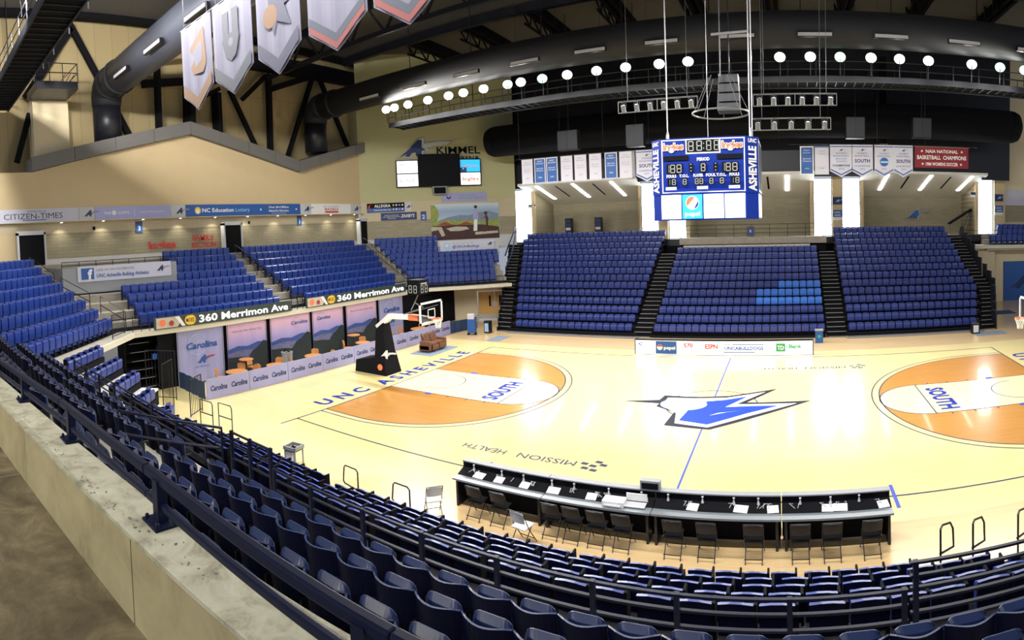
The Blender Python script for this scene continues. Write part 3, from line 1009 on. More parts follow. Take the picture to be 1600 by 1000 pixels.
# corner bleachers, seats facing the court corner
for k, n in enumerate((6, 6, 5, 3, 2)):
    A = [(-1.77, -8.78), (-1.08, -8.27), (-0.6, -7.55), (-0.16, -6.78), (0.35, -6.09)][k]
    for j in range(n):
        p = Vector(A) + Vector((-S2, S2)) * (0.25 + 0.5 * j)
        dup(bp, (p.x, p.y, 2.68 - 0.42 * k), PI * 3 / 4, 'blue folding seat, %s from the near end, %s row, corner bleachers' % (nth(j + 1), ('top', 'second', 'third', 'fourth', 'lowest')[k]), 'blue seats of the corner bleachers')
        nb += 1
fm = MB()
_a, _b, _c = bleacher_parts()
fm.add(_a.v, _a.f, 0)
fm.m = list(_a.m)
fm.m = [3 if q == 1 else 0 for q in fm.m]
fm.add(_b.v, _b.f, 1)
fm.add(_c.v, _c.f, 2)
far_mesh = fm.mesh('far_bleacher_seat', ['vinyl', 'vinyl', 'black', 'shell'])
def far_rows():
    out = []
    lx = [-1.04, -1.42, -1.79, -2.14, -2.5, -2.85, -3.19, -3.52, -3.87, -4.19, -4.54, -4.91, -5.3]
    rx = [29.62, 29.92, 30.22, 30.52, 30.82, 30.84, 30.8, 30.68, 30.67, 30.71, 30.68, 30.64, 30.6]
    for k in range(14):
        y_ = 20.6 + 0.84 * k
        z_ = 0.05 + 0.4519 * k
        kk = min(k, 12)
        blocks = [('west block', lx[kk], 7.4), ('east block', 21.18, rx[kk])]
        if k < 11:
            blocks.append(('middle block', 8.86, 19.7))
        for nm, a_, b_ in blocks:
            n = int(round((b_ - a_) / 0.495))
            st_ = (b_ - a_) / n
            for j in range(n):
                out.append((nm, k, j + 1, a_ + st_ * (j + .5), y_, z_, n))
    return out
fr = far_rows()
fr.sort(key=lambda q: q[1])
keepb = max(0, 300 - nb)
rest = MB()
for n, (nm, k, j, x, y_, z_, nn) in enumerate(fr):
    lit = nm == 'middle block' and ((k in (3, 4) and j > nn - 9) or (k == 5 and j > nn - 6))  # lit patch of seats: the light is put into a brighter vinyl colour
    if n < keepb:
        o = bpy.data.objects.new('bleacher_seat', far_mesh)
        C.objects.link(o)
        o.location = (x, y_, z_)
        tag(o, 'blue folding seat, %s from the west, %s row, far %s' % (nth(j), nth(k + 1), nm), 'seat', 'blue seats in the front rows of the far bleachers')
    else:
        nv = len(rest.v)
        rest.v += [(v[0] + x, v[1] + y_, v[2] + z_) for v in fm.v]
        rest.f += [tuple(nv + i for i in f) for f in fm.f]
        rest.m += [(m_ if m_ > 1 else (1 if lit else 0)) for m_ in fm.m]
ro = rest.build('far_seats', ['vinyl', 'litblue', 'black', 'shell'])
tag(ro, 'remaining rows of blue folding seats climbing the three far bleacher blocks', 'seats', kind='stuff')

# bleacher decks
def deck(name, label, blocks, n, y0, z0, run, rise, sgn, aisles, front=True):
    t_ = thing(name, label, 'bleachers', (0, 0, 0))
    for k in range(n):
        m_ = MB()
        ya, yb = y0 + sgn * run * k, y0 + sgn * run * (k + 1)
        zt = z0 + rise * k
        for a_, b_ in blocks(k):
            m_.box(a_, b_, min(ya, yb), max(ya, yb), zt - 0.06, zt, 0)
            m_.box(a_, b_, ya - 0.03, ya + 0.03, max(0, zt - rise), zt - 0.002, 0)
            m_.box(a_, b_, ya - sgn * 0.045 - 0.01, ya - sgn * 0.045 + 0.01, zt - 0.09, zt - 0.01, 1)
        m_.build('tier', ['black', 'blacksteel'], t_)
    for a_, b_ in aisles:
        m_ = MB()
        for k in range(2 * n):
            ya = y0 + sgn * run * (k / 2)
            zt = z0 + rise * (k / 2)
            m_.box(a_ + 0.02, b_ - 0.02, min(ya, ya + sgn * run / 2), max(ya, ya + sgn * run / 2), zt - 0.05, zt + 0.004, 0)
            m_.box(a_ + 0.02, b_ - 0.02, ya - 0.01, ya + 0.01, max(0, zt - rise / 2), zt, 0)
            m_.box(a_ + 0.08, b_ - 0.08, ya - sgn * 0.02 - 0.02, ya - sgn * 0.02 + 0.012, zt - 0.02, zt + 0.010, 1)
        m_.build('aisle_steps', ['black', 'nozing'], t_)
    return t_
lx = [-1.04, -1.42, -1.79, -2.14, -2.5, -2.85, -3.19, -3.52, -3.87, -4.19, -4.54, -4.91, -5.3]
deck('telescopic_bleachers', 'black telescopic bleacher deck under the west block of far blue seats', lambda k: [(lx[min(k, 12)] - 0.1, 7.45)], 14, 20.05, 0.05, 0.84, 0.4519, 1, [])
deck('telescopic_bleachers', 'black telescopic bleacher deck under the middle block of far blue seats', lambda k: [(8.8, 19.75)], 11, 20.05, 0.05, 0.84, 0.4519, 1, [(7.5, 8.78), (19.78, 21.1)])
rx = [29.62, 29.92, 30.22, 30.52, 30.82, 30.84, 30.8, 30.68, 30.67, 30.71, 30.68, 30.64, 30.6]
deck('telescopic_bleachers', 'black telescopic bleacher deck under the east block of far blue seats', lambda k: [(21.12, rx[min(k, 12)] + 0.1)], 14, 20.05, 0.05, 0.84, 0.4519, 1, [])
# the outer stair flights follow the sloping block ends
def flight(label, xs, wd, side):
    t_ = thing('stair_flight', label, 'stairs')
    m_, n_ = MB(), MB()
    for k in range(26):
        a_ = xs(k / 2)
        ya, zt = 20.05 + 0.42 * k, 0.05 + 0.22595 * k
        m_.box(a_, a_ + wd, ya, ya + 0.42, max(0, zt - 0.5), zt, 0)
        n_.box(a_ + 0.06, a_ + wd - 0.06, ya - 0.03, ya + 0.005, zt - 0.02, zt + 0.010, 0)
    m_.build('step', ['black'], t_)
    n_.build('nosing', ['nozing'], t_)
    g_ = MB()
    for k in range(13):
        a_ = xs(k) + (0 if side < 0 else wd)
        ya, zt = 20.05 + 0.84 * k, 0.05 + 0.4519 * k
        g_.box(a_ - 0.04, a_ + 0.04, ya, ya + 0.84, max(0, zt - 0.6), zt + 0.9 * (side > 0) + 0.25, 0)
    g_.build('side_panel', ['blacksteel'], t_)
    return t_
li = lambda k, arr: arr[min(int(k), 11)] + (arr[min(int(k) + 1, 12)] - arr[min(int(k), 11)]) * (k - int(min(k, 11)) if k < 12 else 1)
flight('black stair flight with pale nosings at the west end of the far bleachers', lambda k: li(k, lx) - 1.25, 1.1, -1)
flight('black stair flight with pale nosings at the east end of the far bleachers', lambda k: li(k, rx) + 0.12, 1.1, 1)
def front_board(label, x0, x1):
    m_ = MB()
    m_.box(x0, x1, 19.55, 20.05, 0.02, 0.10, 1)
    m_.box(x0, x1, 19.60, 19.66, 0.0, 0.12, 0)
    m_.box(x0, x1, 19.85, 20.0, 0.10, 0.28, 0)
    o = m_.build('kick_board', ['black', 'grey'])
    tag(o, label, 'board')
front_board('long black kick board with grey top along the foot of the west far block', -1.3, 7.9)
front_board('long black kick board with grey top along the foot of the east far block', 21.0, 29.8)
nd = deck('telescopic_bleachers', 'black telescopic bleacher deck under the near blue seats', lambda k: [([2.2, 1.8, 1.3, 0.7, 0.1][k], 22.6)], 5, -3.5, 0.02, 0.85, 0.45, -1, [])
cb = thing('corner_bleachers', 'small corner bleacher deck with white treads and five short seat rows', 'bleachers')
for k, n in enumerate((6, 6, 5, 3, 2)):
    A = Vector([(-1.77, -8.78), (-1.08, -8.27), (-0.6, -7.55), (-0.16, -6.78), (0.35, -6.09)][k])
    m_ = MB()
    # local x runs along the row from the court-side end, local -y faces the court
    Ln = n * 0.5 + 0.45
    m_.box(0, Ln, -0.80, 0.12, 2.54 - 0.42 * k, 2.60 - 0.42 * k, 0)
    m_.box(0, Ln, -0.80, -0.74, 2.0 - 0.42 * k, 2.54 - 0.42 * k, 1)
    m_.box(-0.02, Ln, -0.1, 0.10, 2.60 - 0.42 * k, 2.82 - 0.42 * k, 1)
    pos = A + Vector((S2, -S2)) * 0.35
    o = m_.build('tier', ['whitedeck', 'black'], cb, loc=(pos.x, pos.y, 0.06), rz=PI * 3 / 4)

# upper near stand: concrete steps
up_ = MB()
for i, (_, yb, zt) in enumerate(NEAR):
    up_.box(-6, 24, yb - 0.05 - (0.85 if i < 3 else 0.3), yb + 0.70 + (0.1 if i == 0 else 0), zt - 0.42, zt, 0)
up_.box(-6, 24, -12.75, -12.3, 4.0, 4.6, 0)
up_.box(-6, 24, -8.78, -8.70, 0.3, 2.85, 1)
struct('floor_upper_stand', up_, ['tread', 'black'])
# ================================================================ SIGNS
def sign(name, label, cat, loc, rz, w, h, bg, items, th=0.04, group=None, rim=None, parent=None):
    m_ = MB().box(0, w, -th, 0, 0, h, 0)
    mats = [bg]
    if rim:
        mats.append(rim)
        e = 0.05
        m_.box(-e, w + e, -th + .005, 0.005, -e, 0, 1).box(-e, w + e, -th + .005, 0.005, h, h + e, 1).box(-e, 0, -th + .005, 0.005, 0, h, 1).box(w, w + e, -th + .005, 0.005, 0, h, 1)
    o = m_.build(name, mats, parent, loc=loc, rz=rz)
    if parent is None:
        tag(o, label, cat, group)
    if items:
        print_items(items, -th, o)
    return o
def print_items(items, y0, parent, name='lettering'):
    q, mm = MB(), []
    def mi(n):
        if n not in mm: mm.append(n)
        return mm.index(n)
    for i, it in enumerate(items):
        y = y0 - 0.004 - 0.0015 * i
        k = it[0]
        if k == 't':
            _, s, x, z_, size, c_ = it[:6]
            kw = it[6] if len(it) > 6 else {}
            q.text(s, x, z_, size, mi(c_), y, **kw)
        elif k == 'r':
            _, x0, x1, z0, z1, c_ = it
            q.add([(x0, y, z0), (x1, y, z0), (x1, y, z1), (x0, y, z1)], [(0, 1, 2, 3)], mi(c_))
        elif k == 'p':
            q.add([(a, y, b) for a, b in it[1]], [tuple(range(len(it[1])))], mi(it[2]))
        elif k == 'c':
            _, x, z_, r_, c_ = it
            q.add([(x + r_ * math.cos(t_ * PI / 10), y, z_ + r_ * math.sin(t_ * PI / 10)) for t_ in range(20)], [tuple(range(20))], mi(c_))
        elif k == 'ring':
            _, x, z_, r_, c_ = it
            for t_ in range(26):
                a0, a1 = .4 + t_ * 0.2, .4 + (t_ + 1) * 0.2
                q.add([(x + rr * math.cos(a), y, z_ + rr * math.sin(a)) for rr, a in ((r_ * .95, a0), (r_, a0), (r_, a1), (r_ * .95, a1))], [(0, 1, 2, 3)], mi(c_))
        elif k == 'logo':
            _, x, z_, hh, c1, c2 = it
            put_logo(q, x, z_, hh, mi(c1), y, mi(c2))
    return q.build(name, mm, parent)

B = dict(bold=0.02)
H90 = PI / 2
# sign band along the left wall (x runs north from y = -6)
def wb(name, label, ya, yb, bg, items, z0=9.02, h=0.83):
    return sign(name, label, 'sign', (-15.99, ya, z0), H90, yb - ya, h, bg, items, 0.06)
wb('fascia_sign', 'long white newspaper sign at the south end of the wall sign band', -9.6, -3.4, 'white',
   [('t', 'ASHEVILLE', 3.5, .62, .11, 'signblue', dict(w=1.2)), ('t', 'CITIZEN-TIMES', 3.3, .22, .34, 'signnavy', dict(w=3.7)), ('r', 2.6, 4.1, .12, .17, 'signblue')])
wb('fascia_sign', 'small grey emblem plate beside the newspaper sign', -3.38, -2.35, 'lightgrey', [('logo', .25, .22, .42, 'signnavy', 'grey')])
wb('fascia_sign', 'lavender sign with white lettering and a round mark, left of the lottery sign', -2.33, 3.02, 'lav2',
   [('t', 'THE', .85, .34, .15, 'white2', dict(w=.5, **B)), ('c', 1.3, .42, .15, 'white2'), ('t', 'CLIFFS', 1.95, .34, .15, 'white2', dict(w=.8, **B)),
    ('r', 2.72, 2.74, .15, .7, 'white2'), ('t', 'www.cliffsliving.com', 4.0, .38, .13, 'white2', dict(w=1.8))])
wb('fascia_sign', 'small grey emblem plate left of the blue lottery sign', 3.04, 4.15, 'lightgrey', [('logo', .3, .22, .42, 'signnavy', 'grey')])
wb('fascia_sign', 'long mid blue lottery sign with white and pale blue words', 4.17, 14.3, 'signblue',
   [('c', .95, .42, .24, 'yellow'), ('c', .95, .36, .14, 'white2'), ('t', 'NC Education', 1.3, .30, .27, 'white2', dict(w=2.6, al='L', **B)),
    ('t', 'Lottery', 4.05, .30, .27, 'court_sky', dict(w=1.25, al='L')), ('c', 6.3, .42, .07, 'white2'), ('t', 'Over $4.4 Billion', 8.0, .52, .15, 'white2', dict(w=1.9, **B)),
    ('t', 'Raised for Education', 8.0, .25, .15, 'white2', dict(w=1.9, **B)), ('r', 7.3, 8.7, .12, .135, 'white2'), ('c', 9.7, .42, .07, 'white2')])
wb('fascia_sign', 'small grey emblem plate right of the blue lottery sign', 14.32, 15.45, 'lightgrey', [('logo', .3, .22, .42, 'signnavy', 'grey')])
wb('fascia_sign', 'white bagel shop sign with a red arrow line', 15.47, 19.9, 'white2',
   [('t', "BRUEGGER'S", 2.2, .56, .12, 'grey', dict(w=1.8)), ('t', 'BAGELS', 2.2, .30, .20, 'mural_red', dict(w=1.5, **B)),
    ('p', [(1.35, .17), (1.55, .24), (2.85, .24), (3.05, .17), (2.85, .10), (1.55, .10)], 'red')])
wb('fascia_sign', 'small grey emblem plate right of the bagel shop sign', 19.92, 21.1, 'lightgrey', [('logo', .3, .22, .42, 'signnavy', 'grey')])
# corner wall signs: x runs along the 45 degree wall
CW = lambda s_, z_=0: (-16 + S2 * s_ + S2 * 0.03, 21.2 + S2 * s_ - S2 * 0.03, z_)
sign('fascia_sign', 'black and blue printing company sign with two rows of small icons', 'sign', CW(.55, 9.05), PI / 4, 3.27, .8, 'screen',
     [('r', .02, 3.25, .02, .36, 'signblue'), ('p', [(.1, .5), (.3, .72), (.2, .2)], 'red'), ('t', 'ALLEGRA', 1.35, .44, .24, 'white2', dict(w=1.4, **B)),
      ('t', 'MARKETING PRINT MAIL', 1.35, .13, .13, 'white2', dict(w=1.5))] +
     [('c', 2.3 + .26 * i, z_, .075, ['yellow', 'white2', 'lav', 'white2'][i]) for i in range(4) for z_ in (.58, .22)])
sign('fascia_sign', 'small grey emblem plate right of the black printing sign', 'sign', CW(3.84, 9.05), PI / 4, .55, .8, 'lightgrey', [('logo', .08, .28, .26, 'signnavy', 'grey')])
sign('wall_sign', 'navy jeweller sign with white script on the corner wall', 'sign', CW(1.72, 8.32), PI / 4, 3.14, .66, 'signnavy',
     [('t', "ZAXBY'S", 2.35, .22, .26, 'white2', dict(w=1.2, shear=.2, **B)), ('t', 'PROUD SPONSOR OF', .95, .40, .08, 'white2', dict(w=1.2)), ('t', 'UNC ASHEVILLE ATHLETICS', .95, .26, .08, 'white2', dict(w=1.5)), ('t', 'BULLDOGS', .95, .12, .08, 'white2', dict(w=.7))])
sign('section_sign', 'blue section number plate beside the photo mural', 'sign', CW(5.2, 8.2), PI / 4, .5, .78, 'signblue', [('r', 0, .5, .62, .78, 'signnavy'), ('t', '2', .25, .15, .34, 'white2', B)])
sign('wall_sign', 'long pale green notice above the photo mural', 'sign', CW(7.1, 9.72), PI / 4, 4.1, .82, 'lav',
     [('c', .65, .45, .2, 'signnavy'), ('c', .65, .53, .14, 'lav'), ('t', 'YOUR PLACE IN', 2.3, .50, .12, 'green', dict(w=1.5)), ('t', 'GROVE PARK REALTY', 2.6, .24, .15, 'green', dict(w=2.2))])
# photo mural
mu = MB().box(0, 6.15, -0.05, 0, 0, 3.15, 0).build('wall_mural', ['mur_sky'], None, loc=CW(6.1, 6.4), rz=PI / 4)
tag(mu, 'big photo mural of a couple on an outdoor dining terrace', 'mural')
M['mur_sky'].node_tree.nodes['Map Range'].inputs['From Min'].default_value = 1.6
M['mur_sky'].node_tree.nodes['Map Range'].inputs['From Max'].default_value = 3.15
it = [('p', [(.6, 1.7), (1.6, 2.0), (2.6, 2.15), (3.4, 2.1), (4.3, 2.35), (5.2, 2.45), (6.1, 2.2), (6.1, 1.2), (.6, 1.2)], 'mur_hill'),
      ('p', [(0, 3.1), (.35, 3.1), (.6, 2.7), (.75, 2.2), (.5, 1.6), (1.4, 1.75), (2.6, 1.65), (3.6, 1.7), (4.4, 1.5), (5.4, 1.6), (6.1, 1.8), (6.15, 0), (0, 0)], 'mur_green'),
      ('p', [(0.5, 1.3), (1.2, 1.6), (2.0, 1.3)], 'mural_red'), ('p', [(2.4, 1.3), (3.1, 1.55), (3.8, 1.3)], 'mural_red'),
      ('p', [(0, 1.25), (2.0, 1.3), (4.6, 1.25), (6.1, 1.0), (6.15, 0), (0, 0)], 'mur_dark'),
      ('p', [(0, 1.2), (.9, 1.15), (1.2, .4), (.9, .3), (.6, .9), (0, .8)], 'mur_tan'),
      ('p', [(1.3, 1.0), (2.2, 1.15), (3.1, 1.1), (3.4, .9), (2.6, .75), (1.7, .75)], 'mur_tan'),
      ('p', [(3.9, .6), (6.0, .65), (6.0, .45), (3.9, .35)], 'mur_tan'),
      ('p', [(3.75, .7), (3.85, 1.75), (4.15, 1.75), (4.1, .7)], 'white2'), ('p', [(3.75, 1.7), (3.8, 2.5), (4.0, 2.65), (4.2, 2.5), (4.25, 1.7)], 'lav'), ('c', 4.03, 2.82, .15, 'mur_dark'),
      ('p', [(4.7, .6), (4.95, 1.4), (4.85, 2.0), (5.0, 2.15), (5.15, 1.8), (5.1, 1.0), (4.9, .6)], 'mur_dark'), ('p', [(4.4, 1.7), (4.75, 1.95), (4.9, 1.8)], 'skin'), ('c', 4.93, 2.25, .15, 'mur_dark')]
print_items(it, -0.05, mu, 'print')
NWP = Vector((-7.8 - S2 * 5.15 + S2 * 2.45, 18.5 + S2 * 5.15 + S2 * 2.45))
nw_ = thing('press_platform', 'pale walled platform among the northwest corner seats below the mural', 'platform', (NWP.x, NWP.y, 5.0), PI / 4)
MB().box(-.1, 5.1, -.02, .08, 0, 1.42).box(-.1, 0, .08, 2.3, 0, 1.42).build('parapet', ['lightgrey'], nw_)
MB().box(0, 5.1, .08, 2.3, .8, .92).build('floor_slab', ['concrete'], nw_)
sign('banner', 'grey banner with a small bird square below the photo mural', 'banner', (NWP.x + .07, NWP.y - .07, 5.50), PI / 4, 4.7, .82, 'white',
     [('r', .35, .85, .15, .67, 'court_sky'), ('p', [(.45, .4), (.6, .36), (.76, .55), (.66, .62), (.56, .5), (.46, .6)], 'white2'), ('t', 'FOLLOW US ON TWITTER', 1.05, .58, .11, 'grey', dict(w=1.8, al='L')),
      ('t', '@UNCAvlBulldogs', 1.05, .25, .22, 'signblue', dict(w=2.3, al='L', shear=.2, **B)), ('logo', 4.0, .35, .3, 'signnavy', 'grey')])
# video board with the arena name over it
vb = thing('video_board', 'black video board with four lit sponsor panels under the arena name', 'scoreboard', CW(3.2, 11.1), PI / 4)
MB().box(0, 7.5, -0.30, 0, 0, 2.35).box(1.95, 5.6, -0.5, 0, 0.02, 2.8).build('cabinet', ['screen'], vb)
print_items([('r', .08, 1.88, 1.22, 2.27, 'ledlit'), ('c', .5, 1.95, .07, 'yellow')], -0.30, vb, 'lit_panel')
print_items([('r', .08, 1.88, .08, 1.13, 'ledlit'), ('t', 'BLAZE', .95, .45, .28, 'lav', dict(w=1.3))], -0.30, vb, 'lit_panel')
print_items([('r', 5.65, 7.42, 1.22, 2.27, 'ledcyan'), ('r', 5.65, 6.2, 1.22, 1.6, 'signblue'), ('c', 5.85, 1.9, .1, 'white2'), ('c', 6.1, 1.7, .12, 'white2'), ('c', 5.9, 1.5, .07, 'white2'), ('t', 'Mission', 6.8, 1.62, .24, 'white2', dict(w=1.0, **B))], -0.30, vb, 'lit_panel')
print_items([('r', 5.65, 7.42, .08, 1.13, 'ledlit'), ('t', 'Ingles', 6.55, .45, .32, 'orange', dict(w=1.45, **B))], -0.30, vb, 'lit_panel')
sp = thing('wall_speaker', 'grey speaker box hanging under the video board', 'speaker', CW(6.25, 10.38), PI / 4)
MB().prism([(0.12, 0), (1.2, 0), (1.32, .72), (0, .72)], -.5, -.02).build('speaker_box', ['grey'], sp, bevel=.03)
MB().box(.15, 1.17, -.52, -.5, .08, .62).build('grille', ['black'], sp)
an = thing('arena_sign', 'big slanted letter emblem with the arena name above the video board', 'sign', CW(3.2, 13.5), PI / 4)
e_ = MB()
for sc, y_, mi in ((1.0, -.10, 0), (.93, -.14, 1), (.80, -.18, 2)):
    e_.prism([(.1 + (1 - sc) * 1.1 + a_ * 1.85 * sc, .05 + (1 - sc) * .7 + b_ * 1.85 * sc) for a_, b_ in LOGO_A], y_, 0, mi)
    e_.prism([(.1 + (1 - sc) * 1.4 + a_ * 1.85 * sc, .05 + (1 - sc) * .8 + b_ * 1.85 * sc) for a_, b_ in LOGO_SWOOSH], y_, 0, mi if mi < 2 else 1)
e_.build('emblem', ['grey', 'lightgrey', 'signnavy'], an)
print_items([('t', 'KIMMEL', 5.6, .45, .62, 'black', dict(w=3.9, bold=.012)), ('t', 'ARENA', 6.4, -.12, .36, 'black', dict(w=2.1, bold=.012))], -.05, an)
MB().bar((3.5, -.03, .38), (7.6, -.03, .38), .04, .05).bar((.3, -.03, .0), (2.3, -.03, .0), .04, .05).build('bracket', ['grey'], an)

# family section lettering, number plates and speakers on the block wall
fs_ = MB()
fs_.text('Ingles', 1.05, .18, .45, 0, -.03, w=2.05, bold=.03)
o = fs_.build('wall_lettering', ['red'], None, loc=(-16.26, 1.38, 6.85), rz=H90)
tag(o, 'red grocery name lettering on the block wall', 'lettering')
fs_ = MB()
fs_.text('FAMILY', 1.0, .50, .36, 0, -.03, w=1.75, bold=.02)
fs_.text('SECTION', 1.0, .0, .36, 0, -.03, w=2.0, bold=.02)
o = fs_.build('wall_lettering', ['red'], None, loc=(-16.26, 4.65, 6.9), rz=H90)
tag(o, 'red family section lettering beside the dark doorway', 'lettering')
sign('section_sign', 'blue section number plate above the grocery lettering', 'sign', (-16.28, .55, 8.12), H90, .5, .72, 'signblue', [('r', 0, .5, .58, .72, 'signnavy'), ('t', '3', .25, .13, .3, 'white2', B)])
sign('section_sign', 'small blue section number plate above the middle end seats', 'sign', (-16.28, 14.2, 8.2), H90, .45, .72, 'signblue', [('r', 0, .45, .58, .72, 'signnavy'), ('t', '1', .22, .13, .3, 'white2', B)])
for y_, l_ in ((-2.4, 'small black box on the wall under the lavender sign'), (9.5, 'small black box on the wall under the blue lottery sign')):
    tag(MB().box(0, .14, -.12, 0, 0, .2).box(.04, .1, -.14, -.12, .03, .1).build('wall_box', ['black'], None, loc=(-16.33, y_, 8.42), rz=H90), l_, 'box')
# press platform with banner
pf = thing('press_platform', 'grey walled platform with black railing behind the social media banner', 'platform', (-12.2, -5.75, 5.0), H90)
MB().box(0, 7.0, -.1, 0, -0.2, 1.22).box(0, .1, 0, 3.4, -.2, 1.22).build('parapet', ['grey'], pf)
MB().box(.1, 7.0, 0, 3.4, .5, .62).build('floor_slab', ['concrete'], pf)
g = MB()
for z_ in (1.36, 1.55):
    g.tube([(0, 0, z_), (7.0, 0, z_)], .025)
for i in range(8):
    g.tube([(i, 0, 1.2), (i, 0, 1.55)], .022)
g.build('railing', ['blacksteel'], pf)
sign('banner', 'white banner with a blue social network square hung on the platform wall', 'banner', (-12.09, -4.9, 5.42), H90, 5.75, .85, 'white',
     [('r', .2, .95, .12, .75, 'signblue'), ('t', 'f', .72, .16, .5, 'white2', dict(bold=.05)), ('t', 'LIKE US ON FACEBOOK', 1.1, .55, .13, 'grey', dict(w=2.3, al='L', shear=.1, **B)),
      ('t', 'UNC Asheville Bulldog Athletics', 1.1, .2, .2, 'signblue', dict(w=3.2, al='L', shear=.15, **B)), ('logo', 4.75, .3, .35, 'signnavy', 'grey')])
# ribbon boards on the front ledge
def ribbon(label, ya, yb):
    w_ = yb - ya
    return sign('ribbon_board', label, 'sign', (-7.68, ya, 3.06), H90, w_, .60, 'led',
         [('p', [(.1, .04), (1.3, .04), (1.5, .3), (1.2, .56), (.1, .56)], 'mur_tan'), ('c', .45, .3, .18, 'orange'), ('c', .95, .25, .14, 'mural_red'), ('p', [(1.15, .56), (1.4, .56), (1.75, .04), (1.55, .04)], 'white2'),
          ('c', 2.1, .3, .25, 'yellow'), ('c', 1.95, .3, .24, 'yellow'), ('t', 'MOES', 2.02, .2, .2, 'mur_dark', dict(w=.48, **B)), ('t', '360 Merrimon Ave', 2.55, .12, .36, 'ledw', dict(w=w_ - 2.8, al='L', bold=.022))], .07)
ribbon('dark ribbon board with a street address below the family section', -2.5, 6.15)
ribbon('dark ribbon board with a street address below the middle end section', 7.3, 16.6)
# six hanging sheets under the ledge
def sheet(ya, yb, kind, label):
    w_ = yb - ya
    o = MB()
    n = 10
    o.shell(lambda u_, v_, s_: (u_ * w_, -.02 * math.sin(u_ * 19) - (.02 if s_ == 0 else 0), v_ * 2.72), n, 1, 0)
    pm = 'lav' if kind == 'plain' else 'pic_sky'
    root = o.build('hanging_banner', [pm], None, loc=(-7.86, ya, .06), rz=H90)
    tag(root, label, 'banner')
    it = []
    if kind == 'plain':
        it += [('ring', w_ * .42, 1.95, .55, 'court_sky'), ('t', 'Carolina', w_ * .52, 1.75, .32, 'signblue', dict(w=w_ * .66, shear=.15, bold=.03)), ('logo', w_ * .38, .95, .42, 'signblue', 'mural_red'),
               ('t', 'UNC ASHEVILLE', w_ * .5, .75, .08, 'signblue', dict(w=w_ * .3))]
    else:
        it += [('p', [(0, 1.35), (w_ * .25, 1.5), (w_ * .5, 1.42), (w_ * .75, 1.58), (w_, 1.5), (w_, .9), (0, .9)], 'pic_mount'),
               ('p', [(0, 1.15), (w_ * .3, 1.25), (w_ * .6, 1.2), (w_, 1.3), (w_, .7), (0, .7)], 'pic_town'),
               ('p', [(0, .95), (w_ * .3, .9), (w_ * .5, .8), (w_ * .62, 1.15), (w_ * .75, 1.3), (w_ * .9, 1.6), (w_, 1.5), (w_, 0.02), (0, 0.02)], 'pic_trees')]
        if 'C' in kind:
            lx_ = .72 if kind == 'picCr' else .35
            it += [('ring', w_ * (lx_ - .08), 2.25, .3, 'lav'), ('t', 'Carolina', w_ * lx_, 2.15, .2, 'signblue', dict(w=w_ * .42, shear=.15, bold=.02))]
        else:
            it += [('t', 'Here for You. Every Day.', w_ * .5, 2.25, .1, 'signblue', dict(w=w_ * .75))]
    print_items(it, -.045, root, 'print')
    e = MB()
    e.tube([(.05, -.02, 0), (.05, -.02, 2.8)], .02).tube([(w_ - .05, -.02, 0), (w_ - .05, -.02, 2.8)], .02)
    e.build('edge_pole', ['galv'], root)
sheet(-1.19, 1.6, 'plain', 'pale lavender hanging banner nearest the bleacher gates')
sheet(1.82, 4.46, 'pic', 'dusk city banner with a slogan, beside the first lavender banner')
sheet(4.73, 7.71, 'picCr', 'dusk city banner with a name at its upper right')
sheet(7.91, 10.5, 'picCl', 'dusk city banner with a name at its upper left')
sheet(10.79, 13.64, 'pic', 'dusk city banner with a slogan, behind the basket')
sheet(13.9, 16.43, 'plain', 'pale lavender hanging banner beside the black curtain')
# low boards around the cafe corner
n = 8
wd = (17.95 + 1.3) / n
places = ['nearest the bleacher gates', 'second from the bleacher gates', 'third from the bleacher gates', 'left of the basket stand', 'behind the basket stand', 'just right of the basket stand', 'left of the brown recliner', 'behind the brown recliner']
for i in range(n):
    its = []
    for q in (.27, .75):
        its += [('ring', wd * q - .1, .52, .3, 'lav2'), ('t', 'Carolina', wd * q, .36, .24, 'signnavy', dict(w=wd * .38, shear=.15, bold=.03))]
    o = sign('low_board', 'low lavender cloth board with a repeated name, ' + places[i], 'board', (-4.9, -1.3 + wd * i, .02), H90, wd - .03, .92, 'lav', its, .05)
for (xa, ya), (xb, yb), lab in (((-7.7, -1.2), (-4.95, -1.35), 'dark blue cloth board closing the near end of the cafe corner'), ((-4.9, 18.0), (-4.3, 20.6), 'dark blue cloth board beyond the lavender boards')):
    ln_ = math.hypot(xb - xa, yb - ya)
    tag(MB().shell(lambda u_, v_, s_: (u_ * ln_, -.03 * math.sin(u_ * 25) - (.03 if s_ == 0 else 0), .02 + v_ * .8), 24, 1, 0).build('cloth_board', ['bluecloth'], None, loc=(xa, ya, 0), rz=math.atan2(yb - ya, xb - xa)), lab, 'board')

